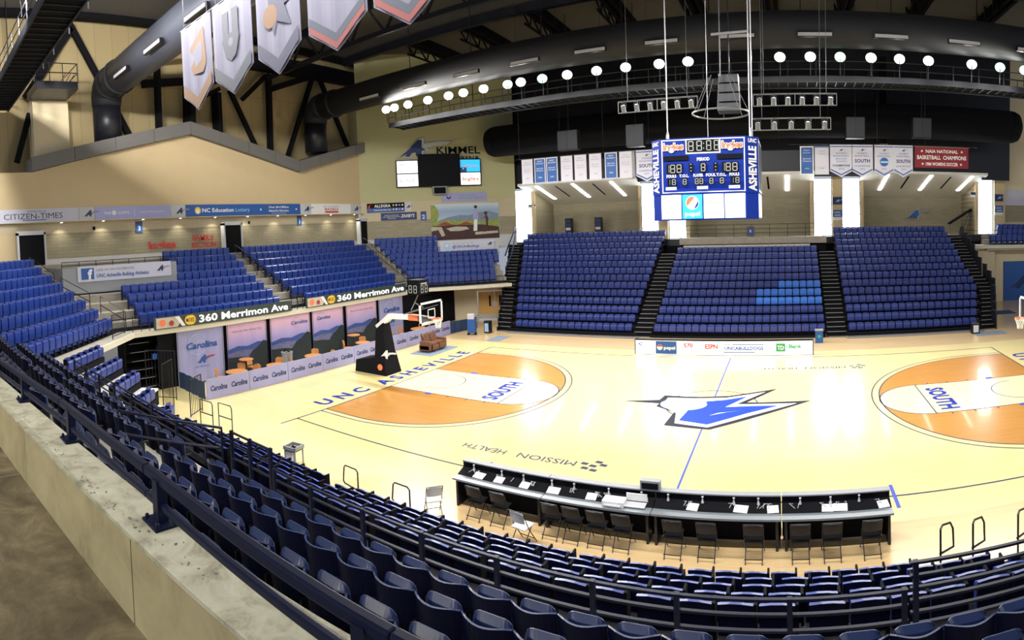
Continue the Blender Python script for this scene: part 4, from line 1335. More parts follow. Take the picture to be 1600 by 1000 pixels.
# ================================================================ HANGING PENNANTS
def pennant(name, label, loc, w_, h_, pt, body, items, group=None, border=None):
    b_ = MB()
    b_.prism([(0, pt), (w_ / 2, 0), (w_, pt), (w_, h_), (0, h_)] if pt else [(0, 0), (w_, 0), (w_, h_), (0, h_)], -.01, .01)
    o = b_.build(name, [body], None, loc=loc)
    tag(o, label, 'banner', group)
    its = []
    if border:
        its.append(('p', [(.06, .06), (w_ - .06, .06), (w_ - .06, h_ - .06), (.06, h_ - .06)], border))
    print_items(its + items, -.01, o)
    MB().tube([(-.03, 0, h_ + .01), (w_ + .03, 0, h_ + .01)], .02).build('hanging_rod', ['galv'], o)
    return o
xs_ = [.16, 1.1, 1.98, 3.03, 4.0, 5.02, 6.08, 7.05]
for i, x in enumerate(xs_):
    blue = i in (1, 2, 6)
    c_ = 'white2' if blue else 'grey'
    z0 = 10.15 - .04 * 0
    its = [('t', 'MEN\'S' if blue else 'Men\'s', .41, 1.42, .08, c_, dict(w=.36)), ('t', 'Basketball', .41, 1.28, .08, c_, dict(w=.52)), ('t', 'Big South', .41, .95, .08, c_, dict(w=.46)),
           ('t', 'Champions', .41, .81, .08, c_, dict(w=.54)), ('t', '20%02d' % (3 + i), .41, .35, .08, c_, dict(w=.26))]
    pennant('pennant_banner', ('royal blue' if blue else 'white') + ' rectangular banner, %s from the west in the hanging row' % nth(i + 1), (x, 20.0, z0), .82, 1.66, 0, 'white', its,
            'championship banners west of the scoreboard', border='signblue' if blue else None)
def south(x, label, kind=0, w_=1.35, h_=1.95):
    its = [('r', .02, w_ - .02, h_ - .14, h_ - .08, 'signblue'), ('logo', w_ * .4, h_ - .38, .14, 'signnavy', 'grey'), ('t', "WOMEN'S", w_ / 2, h_ - .56, .09, 'signblue', dict(w=w_ * .5)), ('t', 'BASKETBALL', w_ / 2, h_ - .72, .09, 'signblue', dict(w=w_ * .7)),
           ('p', [(.03, .42), (w_ / 2, .10), (w_ - .03, .42), (w_ - .03, .50), (w_ / 2, .18), (.03, .50)], 'signblue')]
    if kind == 0:
        its += [('t', 'SOUTH', w_ / 2, .88, .2, 'signnavy', dict(w=w_ * .72, bold=.03)), ('t', 'CHAMPIONS', w_ / 2, .62, .1, 'signblue', dict(w=w_ * .75)), ('t', '2016', w_ / 2, .44, .09, 'signblue', dict(w=.3))]
    elif kind == 1:
        its += [('t', 'REGULAR', w_ / 2, 1.06, .09, 'signblue', dict(w=w_ * .5)), ('t', 'SEASON', w_ / 2, .9, .09, 'signblue', dict(w=w_ * .45)), ('t', 'CHAMPIONS', w_ / 2, .64, .12, 'signnavy', dict(w=w_ * .8, **B)), ('t', '2016', w_ / 2, .44, .1, 'signblue', dict(w=.35))]
    else:
        its += [('c', w_ / 2, .92, .27, 'signblue'), ('r', w_ * .32, w_ * .72, .86, .97, 'court_sky'), ('t', '2016', w_ / 2, .45, .09, 'signblue', dict(w=.3))]
    pennant('pennant_banner', label, (x, 20.0, 9.87 if x < 15 else 9.84), w_, h_, .36, 'white', its)
south(8.15, 'white pointed banner with south lettering just left of the scoreboard')
south(9.75, 'white pointed banner partly hidden by the scoreboard side', 0, 1.3)
pennant('pennant_banner', 'royal blue rectangular banner just right of the scoreboard', (18.28, 20, 10.0), .82, 1.70, 0, 'white2',
        [('t', "Men's", .41, 1.42, .08, 'white2', dict(w=.36)), ('t', 'Soccer', .41, 1.28, .08, 'white2', dict(w=.45)), ('t', 'Big South', .41, .92, .08, 'white2', dict(w=.46)), ('t', 'Champions', .41, .78, .08, 'white2', dict(w=.54)), ('t', '1992', .41, .33, .08, 'white2', dict(w=.26))], border='signblue')
pennant('pennant_banner', 'plain white rectangular banner beside the blue one right of the scoreboard', (19.17, 20, 10.0), .85, 1.70, 0, 'white',
        [('t', "Women's", .42, 1.38, .08, 'grey', dict(w=.4)), ('t', 'Tennis', .42, 1.22, .08, 'grey', dict(w=.4)), ('t', '1998', .42, .33, .08, 'grey', dict(w=.26)), ('r', 0, .85, 1.62, 1.7, 'signblue')])
south(20.1, 'white pointed regular season banner, first of the four east of the scoreboard', 1)
south(21.42, 'white pointed south banner, second of the four east of the scoreboard', 0, 1.3)
south(22.82, 'white pointed banner with a round blue seal', 2, 1.2)
south(24.02, 'white pointed south banner beside the dark red banner', 0, 1.2)
rb = MB().box(0, 3.5, -.01, .01, 0, 1.3).build('wide_banner', ['maroon'], None, loc=(25.35, 20, 10.45))
tag(rb, 'wide dark red basketball champions banner with white letters', 'banner')
star = lambda x, z_: ('p', [(x + (.09 if k % 2 == 0 else .04) * math.sin(k * PI / 5), z_ + (.09 if k % 2 == 0 else .04) * math.cos(k * PI / 5)) for k in range(10)], 'white2')
print_items([('t', 'NAIA NATIONAL', 1.75, .93, .2, 'white2', dict(w=2.1, **B)), ('t', 'BASKETBALL  CHAMPIONS', 1.75, .53, .24, 'white2', dict(w=3.2, **B)), ('t', '1984 WOMENS SOCCER', 1.75, .14, .2, 'white2', dict(w=2.1, **B)), star(.45, 1.03), star(3.05, 1.03), star(.5, .24), star(3.0, .24)], -.01, rb)
MB().tube([(-.05, 0, 1.31), (3.55, 0, 1.31)], .025).build('hanging_rod', ['galv'], rb)
cb_ = MB()
for a_, b_ in (((-.4, 20, 11.86), (11.0, 20, 11.86)), ((17.6, 20, 11.82), (29.4, 20, 11.82))):
    cb_.tube([a_, b_], .02)
    for x in range(int(a_[0]), int(b_[0]), 3):
        cb_.tube([(x, 20, a_[2]), (x, 20, 22.6)], .008)
tag(cb_.build('banner_line', ['blacksteel']), 'thin black lines carrying the row of hanging banners', 'cable')

# big pale banners hanging near the camera side
def big_pennant(x, w_, label, kind):
    h_ = 2.8
    body = MB().shell(lambda u_, v_, s_: (u_ * w_, -.012 * math.sin(u_ * 17) - (.02 if s_ == 0 else 0), (1 - v_) * (.62 * abs(2 * u_ - 1)) + v_ * h_), 12, 4, 0)
    o = body.build('school_banner', ['schoolcloth'], None, loc=(x, -5.0, 11.48))
    tag(o, label, 'banner', None)
    k1 = {'fox': 'orange', 'ucl': 'grey', 'bolt': 'lav2', 'sq': 'orange', 'last': 'orange'}[kind]
    c2 = {'fox': 'M_peach', 'ucl': 'M_sage', 'bolt': 'M_mauve', 'sq': 'M_pink', 'last': 'M_pink'}[kind]
    vv = lambda z0: [(.03, z0 + .6), (w_ / 2, z0), (w_ - .03, z0 + .6)]
    band = lambda z0, t_: [(.05, z0 + .6), (w_ / 2, z0), (w_ - .05, z0 + .6), (w_ - .05, z0 + .6 + t_), (w_ / 2, z0 + t_), (.05, z0 + .6 + t_)]
    its = [('p', band(.05, .16), c2), ('p', band(.21, .2), 'M_slate' if kind in ('sq', 'last') else c2)]
    if kind == 'fox':
        its += [('p', [(.55, 2.0), (1.15, 2.35), (1.45, 2.5), (1.5, 1.9), (1.55, 1.35), (1.35, 1.1), (.75, 1.15), (.6, 1.4), (.85, 1.7)], 'M_peach'), ('p', [(.75, 1.85), (1.3, 2.15), (1.3, 1.5), (.9, 1.35)], 'schoolcloth')]
    elif kind == 'ucl':
        its += [('r', .55, .85, 1.5, 2.4, 'M_sage'), ('r', 1.05, 1.35, 1.5, 2.4, 'M_sage'), ('p', [(.5, 1.6), (.7, 1.1), (.95, .95), (1.2, 1.1), (1.4, 1.6), (1.2, 1.75), (.7, 1.75)], 'M_sage'), ('c', .95, 1.5, .12, 'schoolcloth')]
    elif kind == 'bolt':
        its += [('p', [(.5, 2.5), (.9, 2.4), (1.7, 1.75), (1.2, 1.7), (1.45, 1.1), (.9, 1.35), (.75, 1.0), (.6, 1.5)], 'M_mauve'), ('c', .62, 1.55, .3, 'M_peach')]
    elif kind == 'sq':
        its += [('p', [(.6, 2.9), (1.4, 2.9), (1.3, 1.6), (1.0, 1.25), (.7, 1.6)], 'M_pink'), ('p', [(.8, 2.8), (1.2, 2.8), (1.1, 1.9), (.9, 1.9)], 'schoolcloth'), ('p', [(.88, 1.5), (1.0, 1.38), (1.12, 1.5), (1.0, 1.62)], 'schoolcloth')]
    print_items(its, -.036, o, 'print')
    MB().tube([(-.05, 0, h_), (w_ + .05, 0, h_)], .03).tube([(.2, 0, h_), (.2, 0, 11.12)], .012).tube([(w_ - .2, 0, h_), (w_ - .2, 0, 11.12)], .012).build('hanging_wire', ['galv'], o)
M['M_peach'] = mat('faded_peach_print', (0.20, 0.11, 0.06), 0.7)
M['M_sage'] = mat('faded_grey_print', (0.085, 0.09, 0.115), 0.7)
M['M_mauve'] = mat('faded_slate_print', (0.08, 0.08, 0.125), 0.7)
M['M_pink'] = mat('faded_salmon_print', (0.27, 0.075, 0.07), 0.7)
M['M_slate'] = mat('faded_steel_print', (0.075, 0.085, 0.12), 0.7)
big_pennant(1.12, 1.85, 'pale school banner with an orange outline animal, westernmost of the large row', 'fox')
big_pennant(3.10, 1.95, 'pale school banner with a grey block letter mark', 'ucl')
big_pennant(5.30, 1.75, 'pale school banner with a grey bolt and round mark', 'bolt')
big_pennant(7.35, 1.9, 'pale school banner with a red mark and salmon border', 'sq')
big_pennant(9.45, 1.9, 'pale school banner with only its salmon tip in view', 'last')
big_pennant(11.45, 1.7, 'pale school banner whose white tip shows at the top edge', 'bolt')
# ================================================================ CENTRE SCOREBOARD
sb = thing('scoreboard', 'blue four-sided centre-hung scoreboard with unlit digits', 'scoreboard', (14.42, 7.6, 7.35))
# body: octagonal-ish plan, front face at y=-1.5
def face_box(mb, z0, z1, hw, hd, ch, mi=0, topscale=1.0):
    pl = [(-hw, -hd), (hw, -hd), (hw + ch, -hd + ch), (hw + ch, hd - ch), (hw, hd), (-hw, hd), (-hw - ch, hd - ch), (-hw - ch, -hd + ch)]
    n = len(pl)
    vs = [(x, y, z0) for x, y in pl] + [(x * topscale, y * topscale, z1) for x, y in pl]
    fs = [tuple(range(n))[::-1], tuple(range(n, 2 * n))] + [(i, (i + 1) % n, (i + 1) % n + n, i + n) for i in range(n)]
    mb.add(vs, fs, mi)
m_ = MB()
face_box(m_, 0.95, 2.98, 1.57, 1.5, .42)
face_box(m_, 0.0, 0.95, 1.57, 1.47, .40)
m_.build('cabinet', ['royal'], sb)
SEG = {'8': 'abcdefg', '1': 'bc'}
def seg8(x, z_, w_, h_, out, c_='digit', one=False):
    t_ = w_ * .16
    g_ = t_ * .35
    if not one:
        for zz in (z_, z_ + h_ / 2 - t_ / 2, z_ + h_ - t_):
            out.append(('r', x + t_ * .8, x + w_ - t_ * .8, zz, zz + t_, c_))
    for xx in ((x + w_ - t_,) if one else (x, x + w_ - t_)):
        for za, zb in ((z_ + t_ * .6, z_ + h_ / 2 - g_), (z_ + h_ / 2 + g_, z_ + h_ - t_ * .6)):
            out.append(('r', xx, xx + t_, za, zb, c_))
def board_items():
    I = []
    W2 = 1.53
    I += [('r', -W2, W2, 1.0, 1.04, 'white2'), ('r', -W2, W2, 2.9, 2.94, 'white2'), ('r', -W2, -W2 + .04, 1.0, 2.94, 'white2'), ('r', W2 - .04, W2, 1.0, 2.94, 'white2')]
    I += [('r', -.63, .65, 2.40, 2.94, 'white2'), ('r', -.58, .60, 2.45, 2.90, 'screen')]
    for x in (-.53, -.22, .14, .42):
        seg8(x, 2.50, .18 if x > 0 else .2, .36, I)
    I += [('r', .03, .06, 2.56, 2.60, 'digit'), ('r', .03, .06, 2.74, 2.78, 'digit')]
    for x in (-1.08, 1.08):
        I += [('t', 'Ingles', x, 2.57, .24, 'white2', dict(w=.80, bold=.09)), ('t', 'Ingles', x, 2.57, .24, 'orange', dict(w=.76, bold=.03))]
    I += [('r', -1.45, -.52, 2.18, 2.35, 'screen'), ('r', .52, 1.45, 2.18, 2.35, 'screen')]
    I += [('t', 'PERIOD', .02, 2.14, .11, 'white2', dict(w=.46, bold=.04))]
    for x0, n_ in ((-1.34, 3), (.70, 3)):
        I.append(('r', x0, x0 + .60, 1.70, 2.06, 'screen'))
        seg8(x0 + .0, 1.73, .1, .30, I, one=True)
        seg8(x0 + .14, 1.73, .18, .30, I)
        seg8(x0 + .38, 1.73, .18, .30, I)
    I.append(('r', -.10, .14, 1.72, 2.06, 'screen'))
    seg8(-.06, 1.75, .16, .28, I)
    for x in (-.50, .40):
        I.append(('r', x, x + .16, 1.72, 2.06, 'screen'))
        for zz in (1.76, 1.88, 2.0):
            I.append(('r', x + .05, x + .10, zz, zz + .03, 'digit'))
    for x, s_ in ((-1.15, 'FOULS'), (-.68, 'T.O.L.'), (-.16, 'PLAYER'), (.30, 'FOUL'), (.68, 'T.O.L.'), (1.15, 'FOULS')):
        I.append(('t', s_, x, 1.56, .10, 'white2', dict(w=.36, bold=.04)))
    for x, two in ((-1.30, 1), (-.76, 0), (-.30, 2), (.22, 0), (.60, 0), (1.02, 1)):
        w_ = .34 if two else .2
        I.append(('r', x, x + w_, 1.26, 1.52, 'screen'))
        if two == 1:
            seg8(x + .02, 1.29, .08, .2, I, one=True)
            seg8(x + .17, 1.29, .14, .2, I)
        elif two == 2:
            seg8(x + .02, 1.29, .13, .2, I)
            seg8(x + .19, 1.29, .13, .2, I)
        else:
            seg8(x + .03, 1.29, .14, .2, I)
    for x, s_ in ((-1.15, 'SCORE'), (0.0, 'WATCH'), (1.15, 'SCORE')):
        I += [('r', x - .2, x + .2, 1.10, 1.21, 'white2'), ('t', s_, x, 1.125, .06, 'signblue', dict(w=.28))]
    # lower lit panels
    for i, x in enumerate((-1.53, -.76, .02, .79)):
        I.append(('r', x + .01, x + .74, .05, .92, 'ledcyan' if i == 1 else 'ledlit'))
    I += [('ring', -1.16, .42, .19, 'yellow'), ('ring', -1.16, .42, .14, 'mur_tan'), ('t', 'FLUDD', -1.30, .74, .06, 'lav', dict(w=.2))]
    I += [('c', -.38, .62, .25, 'white2'), ('p', [(-.38 + .22 * math.cos(a_), .62 + .22 * math.sin(a_)) for a_ in [1.2 + i * .25 for i in range(11)]], 'orange'),
          ('p', [(-.38 + .22 * math.cos(a_), .62 + .22 * math.sin(a_)) for a_ in [-1.3 + i * .2 for i in range(9)]], 'court_blue'), ('t', 'pepsi', -.38, .15, .16, 'white2', dict(w=.56, bold=.03))]
    I += [('t', 'Wilson', .40, .58, .1, 'yellow', dict(w=.45, bold=.03))]
    return I
for k, nm in enumerate((0, 2)):
    o = print_items(board_items(), -1.502, sb, 'score_panel')
    o.rotation_euler = (0, 0, nm * H90)
for k in (1, 3):
    q = MB().box(-.95, .95, -2.0, -1.985, 1.0, 2.9, 1).box(-.9, .9, -2.02, -2.0, 1.1, 2.8, 0).box(-1.0, 1.0, -1.99, -1.975, .05, .92, 2).build('side_display', ['screen', 'white2', 'ledlit'], sb)
    q.rotation_euler = (0, 0, k * H90)
for sx in (-1, 1):
    # 45 degree corner columns with vertical lettering
    q = MB()
    q.text('ASHEVILLE', 0, -.17, .36, 0, -.01, w=1.62, bold=.04)
    T = Matrix.Translation((sx * 1.785, -1.30, 1.82)) @ Matrix.Rotation(sx * PI / 4, 4, 'Z') @ Matrix.Rotation(-PI / 2, 4, 'Y')
    qq = MB().add([tuple(T @ Vector(v)) for v in q.v], q.f, 0)
    q2 = MB()
    q2.text('UNC', 0, 0, .14, 0, -.01, w=.42, bold=.04, shear=.2)
    T2 = Matrix.Translation((sx * 1.785, -1.30, 2.76)) @ Matrix.Rotation(sx * PI / 4, 4, 'Z')
    qq.add([tuple(T2 @ Vector(v)) for v in q2.v], q2.f, 0)
    qq.build('corner_lettering', ['white2'], sb)
g = MB()
for x, y_ in ((-1.6, 0), (1.62, 0), (1.72, 0), (0.0, 0)):
    r_ = .025 if x else .012
    g.tube([(x, y_, 2.98), (x, y_, 15.23)], r_)
for x in (-1.6, 1.67):
    g.tube([(x, 0, 3.0), (x, 0, 3.12), (x, 0, 3.35), (x, 0, 3.5)], [.03, .07, .07, .03])
g.tube([(.2, 0, 7.1), (1.62, 0, 7.15)], .05)
g.build('hoist_cable', ['steel'], sb)
# round hoop truss above the scoreboard
m_ = MB()
m_.tube([(14.6 + 1.25 * math.cos(t_ * PI / 12), 10.6 + 1.25 * math.sin(t_ * PI / 12), 12.0) for t_ in range(25)], .04, n=5)
for t_ in range(8):
    a_ = t_ * PI / 4
    m_.tube([(14.6 + 1.25 * math.cos(a_), 10.6 + 1.25 * math.sin(a_), 12.0), (14.6 + .5 * math.cos(a_), 10.6 + .5 * math.sin(a_), 13.6)], .015)
m_.tube([(14.6, 10.6, 13.6), (14.6, 10.6, 22.59)], .03)
tag(m_.build('ring_truss', ['galv']), 'thin grey ring truss hanging behind the scoreboard', 'truss')
sc_ = thing('line_array', 'tall dark speaker cluster hanging behind the scoreboard', 'speaker', (14.9, 11.5, 12.2))
for i in range(4):
    MB().box(-.5 + .02 * i, .5 - .02 * i, -.4, .35, i * .42, i * .42 + .38).build('speaker_box', ['blacksteel'], sc_, bevel=.02)
MB().tube([(0, 0, 1.66), (0, 0, 10.4)], .03).build('hanging_cable', ['blacksteel'], sc_)

# stage lighting bars over mid court
def par_can(loc, ang, label, grp):
    t_ = thing('stage_light', label, 'light', loc, 0, grp)
    T = Matrix.Rotation(ang, 4, 'X')
    MB().lathe([(.07, .18), (.11, .16), (.12, -.1), (.13, -.18), (.10, -.19)], 0, 8, T=T).build('housing', ['galv'], t_)
    MB().tube([(-.14, 0, 0), (-.14, 0, .26), (.14, 0, .26), (.14, 0, 0)], .012, n=4).tube([(0, 0, .26), (0, 0, .36)], .02, n=4).build('yoke', ['blacksteel'], t_)
for nm, x0, x1, z_, n_, lab in (('upper', 9.2, 13.2, 13.35, 6, 'west'), ('upper', 15.9, 19.9, 13.3, 6, 'east'), ('lower', 15.8, 19.6, 12.15, 5, 'east')):
    b_ = MB()
    b_.tube([(x0, 13, z_), (x1, 13, z_)], .04).tube([(x0, 13, z_ - .55), (x1, 13, z_ - .55)], .03)
    for k in range(5):
        x = x0 + (x1 - x0) * k / 4
        b_.tube([(x, 13, z_), (x, 13, z_ - .55)], .02)
    for x in (x0 + .5, x1 - .5):
        b_.tube([(x, 13, z_), (x, 13, 22.6)], .012)
    tag(b_.build('lighting_bar', ['galv']), 'hanging %s lighting bar on the %s side of the scoreboard' % (nm, lab), 'truss')
    for k in range(n_):
        par_can((x0 + .3 + (x1 - x0 - .6) * k / (n_ - 1), 12.93, z_ - .36), .5, '%s small stage light from the west on the %s %s lighting bar' % (nth(k + 1), nm, lab), 'stage lights over mid court')

# ================================================================ CEILING GEAR
DUCT = [('near', -0.9, 'silver'), ('far', 16.9, 'duct')]
for nm, y_, mm in DUCT:
    t_ = thing('air_duct', ('big grey metal air duct crossing above the large school banners' if nm == 'near' else 'big black fabric air duct crossing above the floodlight row'), 'duct', (-16.6, y_, 0))
    R_ = 0.98
    MB().tube([(1.0, 0, 17.6), (34 if nm == 'near' else 52, 0, 17.6)], R_, n=20, cap=True).build('duct_run', [mm], t_, smooth=True)
    MB().tube([(0, 0, 14.1), (0, 0, 16.6)], .92, n=20).build('riser', ['blacksteel'], t_, smooth=True)
    MB().tube([(0, 0, 16.4), (.06, 0, 16.9), (.32, 0, 17.35), (.7, 0, 17.58), (1.2, 0, 17.6)], [.95, 1.0, 1.02, 1.05, 1.08], n=20).tube([(2.3, 0, 17.6), (2.55, 0, 17.6)], 1.08, n=20).build('elbow', ['duct'], t_, smooth=True)
    g_ = MB()
    xs2 = (4.0, 8.2, 12.5) if nm == 'near' else [6 + 4.1 * i for i in range(11)]
    for x in xs2:
        g_.box(x, x + 1.9, -R_ - .04, -R_ + .12, 16.9, 17.15, 0).box(x + .05, x + 1.85, -R_ - .06, -R_ - .03, 16.94, 17.11, 1)
    g_.build('air_grille', ['blacksteel', 'lightgrey'], t_)
o = MB().tube([(-6.1, 27.8, 14.6), (34.9, 27.8, 14.6)], 1.28, n=20)
o.lathe([(1.28, 0), (1.24, .35), (1.1, .68), (.7, .9), (.1, 1.0)], 0, 20, T=Matrix.Translation((34.9, 27.8, 14.6)) @ Matrix.Rotation(H90, 4, 'Y'))
o.lathe([(1.28, 0), (1.24, .35), (1.1, .68), (.7, .9), (.1, 1.0)], 0, 20, T=Matrix.Translation((-6.1, 27.8, 14.6)) @ Matrix.Rotation(-H90, 4, 'Y'))
tag(o.build('air_duct', ['black'], None, smooth=True), 'long black round-ended duct across the far wall above the banners', 'duct')

# catwalks with their floodlights
def catwalk(label, y_, x0, x1, zd):
    t_ = thing('catwalk', label, 'catwalk', (0, y_, 0))
    m_ = MB().box(x0, x1, -.75, .75, zd, zd + .12, 0)
    n_ = int((x1 - x0) / .55)
    for i in range(n_):
        x = x0 + i * (x1 - x0) / n_
        m_.box(x, x + .06, -.75, .75, zd - .05, zd, 1)
    m_.build('deck', ['black', 'blacksteel'], t_)
    MB().box(x0, x1, -.82, -.74, zd - .12, zd + .22).box(x0, x1, .74, .82, zd - .12, zd + .22).build('side_channel', ['walkmetal' if y_ > 0 else 'blacksteel'], t_)
    g_ = MB()
    for s_ in (-.78, .78):
        for z_ in (zd + .6, zd + 1.05):
            g_.tube([(x0, s_, z_), (x1, s_, z_)], .025, n=5)
        x = x0
        while x <= x1:
            g_.tube([(x, s_, zd), (x, s_, zd + 1.05)], .025, n=5)
            x += 1.6
    g_.build('railing', ['walkmetal' if y_ > 0 else 'blacksteel'], t_)
    h_ = MB()
    x = x0 + 1
    while x < x1:
        h_.tube([(x, .78, zd + 1), (x, .78, 22.6)], .035, n=5)
        x += 5.4
    h_.build('hanger', ['blacksteel'], t_)
catwalk('far catwalk with open railing carrying the row of floodlights', 18.7, -9.6, 37, 15.15)
catwalk('near catwalk seen from below across the top left corner', -8.1, -17.0, 36, 16.2)
LIT = {2: 'lampglass', 4: 'lampglass', 11: 'lampcool', 12: 'lampcool', 17: 'lampgreen', 21: 'lampcool', 22: 'lampgreen', 23: 'lampgreen', 9: 'lampgreen', 7: 'lampcool'}
def flood(x, y_, z_, tgt, i, label, power, grp):
    t_ = thing('floodlight', label, 'light', (x, y_, z_), 0, grp)
    d = (Vector(tgt) - Vector((x, y_, z_))).normalized()
    R_ = d.to_track_quat('Z', 'Y').to_matrix().to_4x4()
    MB().lathe([(.10, -.42), (.14, -.40), (.16, -.2), (.30, -.02), (.33, .08), (.31, .08), (.28, 0.0)], 0, 14, T=R_).build('reflector', ['galv'], t_, smooth=True)
    MB().lathe([(.02, .075), (.30, .07), (.30, .05), (.02, .05)], 0, 14, T=R_).build('lens', [LIT.get(i, 'lampglass')], t_)
    MB().tube([(0, 0, -.1), (0, .1, -.55), (0, .1, -1.0)], .03, n=5).build('bracket', ['blacksteel'], t_)
    l_ = bpy.data.lights.new('floodlight_beam', 'SPOT')
    l_.energy = power
    l_.spot_size = 2.5
    l_.spot_blend = 0.9
    l_.shadow_soft_size = 0.3
    l_.color = (1.0, .97, .92)
    lo = bpy.data.objects.new('floodlight_beam', l_)
    C.objects.link(lo)
    lo.parent = t_
    lo.location = d * .15
    lo.rotation_euler = d.to_track_quat('-Z', 'Y').to_euler()
for i, x in enumerate(LAMP_X_FAR):
    flood(x, 18.5 - .75 - .3, 16.33, (14 + (x - 14) * .35, 3, 0), i, 'lit floodlight, %s from the west in the row on the far catwalk' % nth(i + 1), LAMP_W, 'floodlights on the far catwalk')
for i, x in enumerate([-11.5, -9.5, -7.5, -5.0, -2.5, 0, 2.5, 5, 7.5, 10, 13, 16, 19, 22, 25, 28, 31]):  # eastern lamps of this row are unseen, added to brighten the near floor
    flood(x, -7.0, 17.3, (14 + (x - 14) * .5, 6, 0), 99, 'lit floodlight, %s from the west in the row on the near catwalk' % nth(i + 1), LAMP_WN, 'floodlights on the near catwalk')
for i, (x, tg) in enumerate(((-3.8, (-16, -1, 13)), (1.2, (-16, 8, 12)), (6.2, (-16, 17, 13)), (11.2, (-12, 25, 12)))):  # extra floodlights added only to brighten the west wall and its corner
    flood(x, -9.3, 17.4, tg, 99, 'added floodlight, %s from the west on the back side of the near catwalk' % nth(i + 1), LAMP_WN * 3.6, 'added floodlights brightening the west wall')
pl_ = thing('access_platform', 'small black railed platform at the west end of the near catwalk', 'platform', (-16.2, -4.9, 16.6))
MB().box(-.2, 2.4, -1.3, 1.2, 0, .45).build('deck', ['blacksteel'], pl_)
g_ = MB()
for z_ in (.95, 1.5):
    g_.tube([(2.4, -1.3, z_), (2.4, 1.2, z_), (-.2, 1.2, z_)], .03, n=5)
for y_ in (-1.3, -.5, .3, 1.2):
    g_.tube([(2.4, y_, .4), (2.4, y_, 1.5)], .03, n=5)
for y_ in (.5, .8, 1.05):
    g_.tube([(2.3, y_ - .3, .45), (2.3, y_, .95)], .025, n=4)
g_.build('railing', ['blacksteel'], pl_)
# roof beams and end truss
for i, x in enumerate([-9.6, -4.6, .7, 6.0, 11.4, 16.6, 21.8, 27.0, 32.4]):
    b_ = MB()
    for dx in (-.28, .28):
        b_.box(x + dx - .14, x + dx + .14, 21.2, 31.6, 21.9, 22.6, 0)
    for k in range(6):
        ya = 21.2 + k * 1.7
        b_.bar((x - .8, ya, 22.5), (x - .5, ya + .85, 21.3), .09, .09, 0).bar((x - .5, ya + .85, 21.3), (x - .8, ya + 1.7, 22.5), .09, .09, 0)
    b_.bar((x - .5, 21.2, 21.3), (x - .5, 31.6, 21.3), .12, .12, 0)
    tag(b_.build('roof_joist', ['black']), 'black roof joist, %s from the west above the floodlight row' % nth(i + 1), 'beam')
for nm, y_, zt in (('far', 21.0, 22.3), ('middle', 12.5, 21.6), ('near', 3.0, 21.8)):
    b_ = MB()
    b_.bar((-17, y_, zt), (46, y_, zt), .35, .5).bar((-17, y_, zt - 2.0), (46, y_, zt - 2.0), .25, .3)
    for k in range(21):
        x = -17 + 3.0 * k
        b_.bar((x, y_, zt - 2.0), (x + 1.5, y_, zt), .12, .14).bar((x + 1.5, y_, zt), (x + 3, y_, zt - 2.0), .12, .14)
    if nm != 'far':
        tag(b_.build('roof_truss', ['blacksteel']), 'long black %s roof truss running east to west' % nm, 'truss')
    else:
        b2 = MB().bar((-17, y_, 22.2), (46, y_, 22.2), .4, .6)
        tag(b2.build('roof_beam', ['blacksteel']), 'long black edge beam where the far roof deck begins', 'beam')
et = [((3.2, 19.6), (3.1, 14.6), .45), ((5.7, 18.8), (5.5, 15.0), 1.3), ((7.9, 18.0), (7.9, 14.6), .9), ((12.8, 20.0), (12.6, 13.4), .42), ((-2.9, 21.8), (1.0, 14.4), .4), ((9.1, 18.4), (11.3, 14.2), .3), ((17.4, 20.4), (14.2, 13.4), .32), ((18.1, 20.6), (21.4, 14.6), .32),
      ((10.2, 17.8), (12.6, 19.9), .3), ((13.0, 18.9), (18.2, 20.8), .45), ((-5.9, 16.0), (-6.9, 12.9), .35), ((-2.9, 21.6), (-6.1, 17.0), .5), ((23.0, 19.0), (23.0, 15.0), .2), ((2.0, 18.2), (8.0, 19.0), .5), ((5.9, 17.2), (8.2, 18.4), .3)]
tw = thing('end_truss', 'black steel end truss of columns and diagonals before the upper wall', 'truss', (-17.2, 0, 0))
for (ya, za), (yb, zb), w_ in et:
    MB().bar((0, ya, za), (0, yb, zb), w_ if abs(yb - ya) < .3 else .3, .35 if abs(yb - ya) < .3 else w_).build('strut', ['black'], tw)
MB().bar((0, -12, 22.9), (0, 30, 22.9), .6, 1.4).bar((.4, 8, 20.6), (.4, 30, 20.9), .5, 1.2).build('top_chord', ['black'], tw)
# hanging loudspeakers over the far banners
for i, (xa, xb, z0, z1) in enumerate(((1.12, 2.7, 12.76, 14.2), (6.35, 7.65, 12.64, 14.2), (21.53, 22.83, 12.76, 14.2), (26.18, 27.5, 12.87, 14.27))):
    t_ = thing('hanging_speaker', 'dark grey loudspeaker above the banners, %s from the west' % nth(i + 1), 'speaker', ((xa + xb) / 2, 24.3, z0))
    w_, h_ = xb - xa, z1 - z0
    MB().box(-w_ / 2, w_ / 2, -.3, .3, 0, h_).build('speaker_box', ['blacksteel'], t_, bevel=.03)
    MB().box(-w_ / 2 + .06, -.03, -.32, -.3, .06, h_ - .06).box(.03, w_ / 2 - .06, -.32, -.3, .06, h_ - .06).build('grille', ['walkmetal'], t_)
    MB().tube([(0, 0, h_), (0, 0, 22.6 - z0)], .025).build('hanging_cable', ['blacksteel'], t_)
for x, lab in ((4.6, 'white post stub above the banners west of the scoreboard'), (24.8, 'white post stub above the pointed banners')):
    tag(MB().box(x, x + .7, 30.0, 30.3, 11.1, 13.2).box(x + .1, x + .6, 30.02, 30.28, 13.2, 20, 1).build('hanging_post', ['lightgrey', 'black']), lab, 'post')

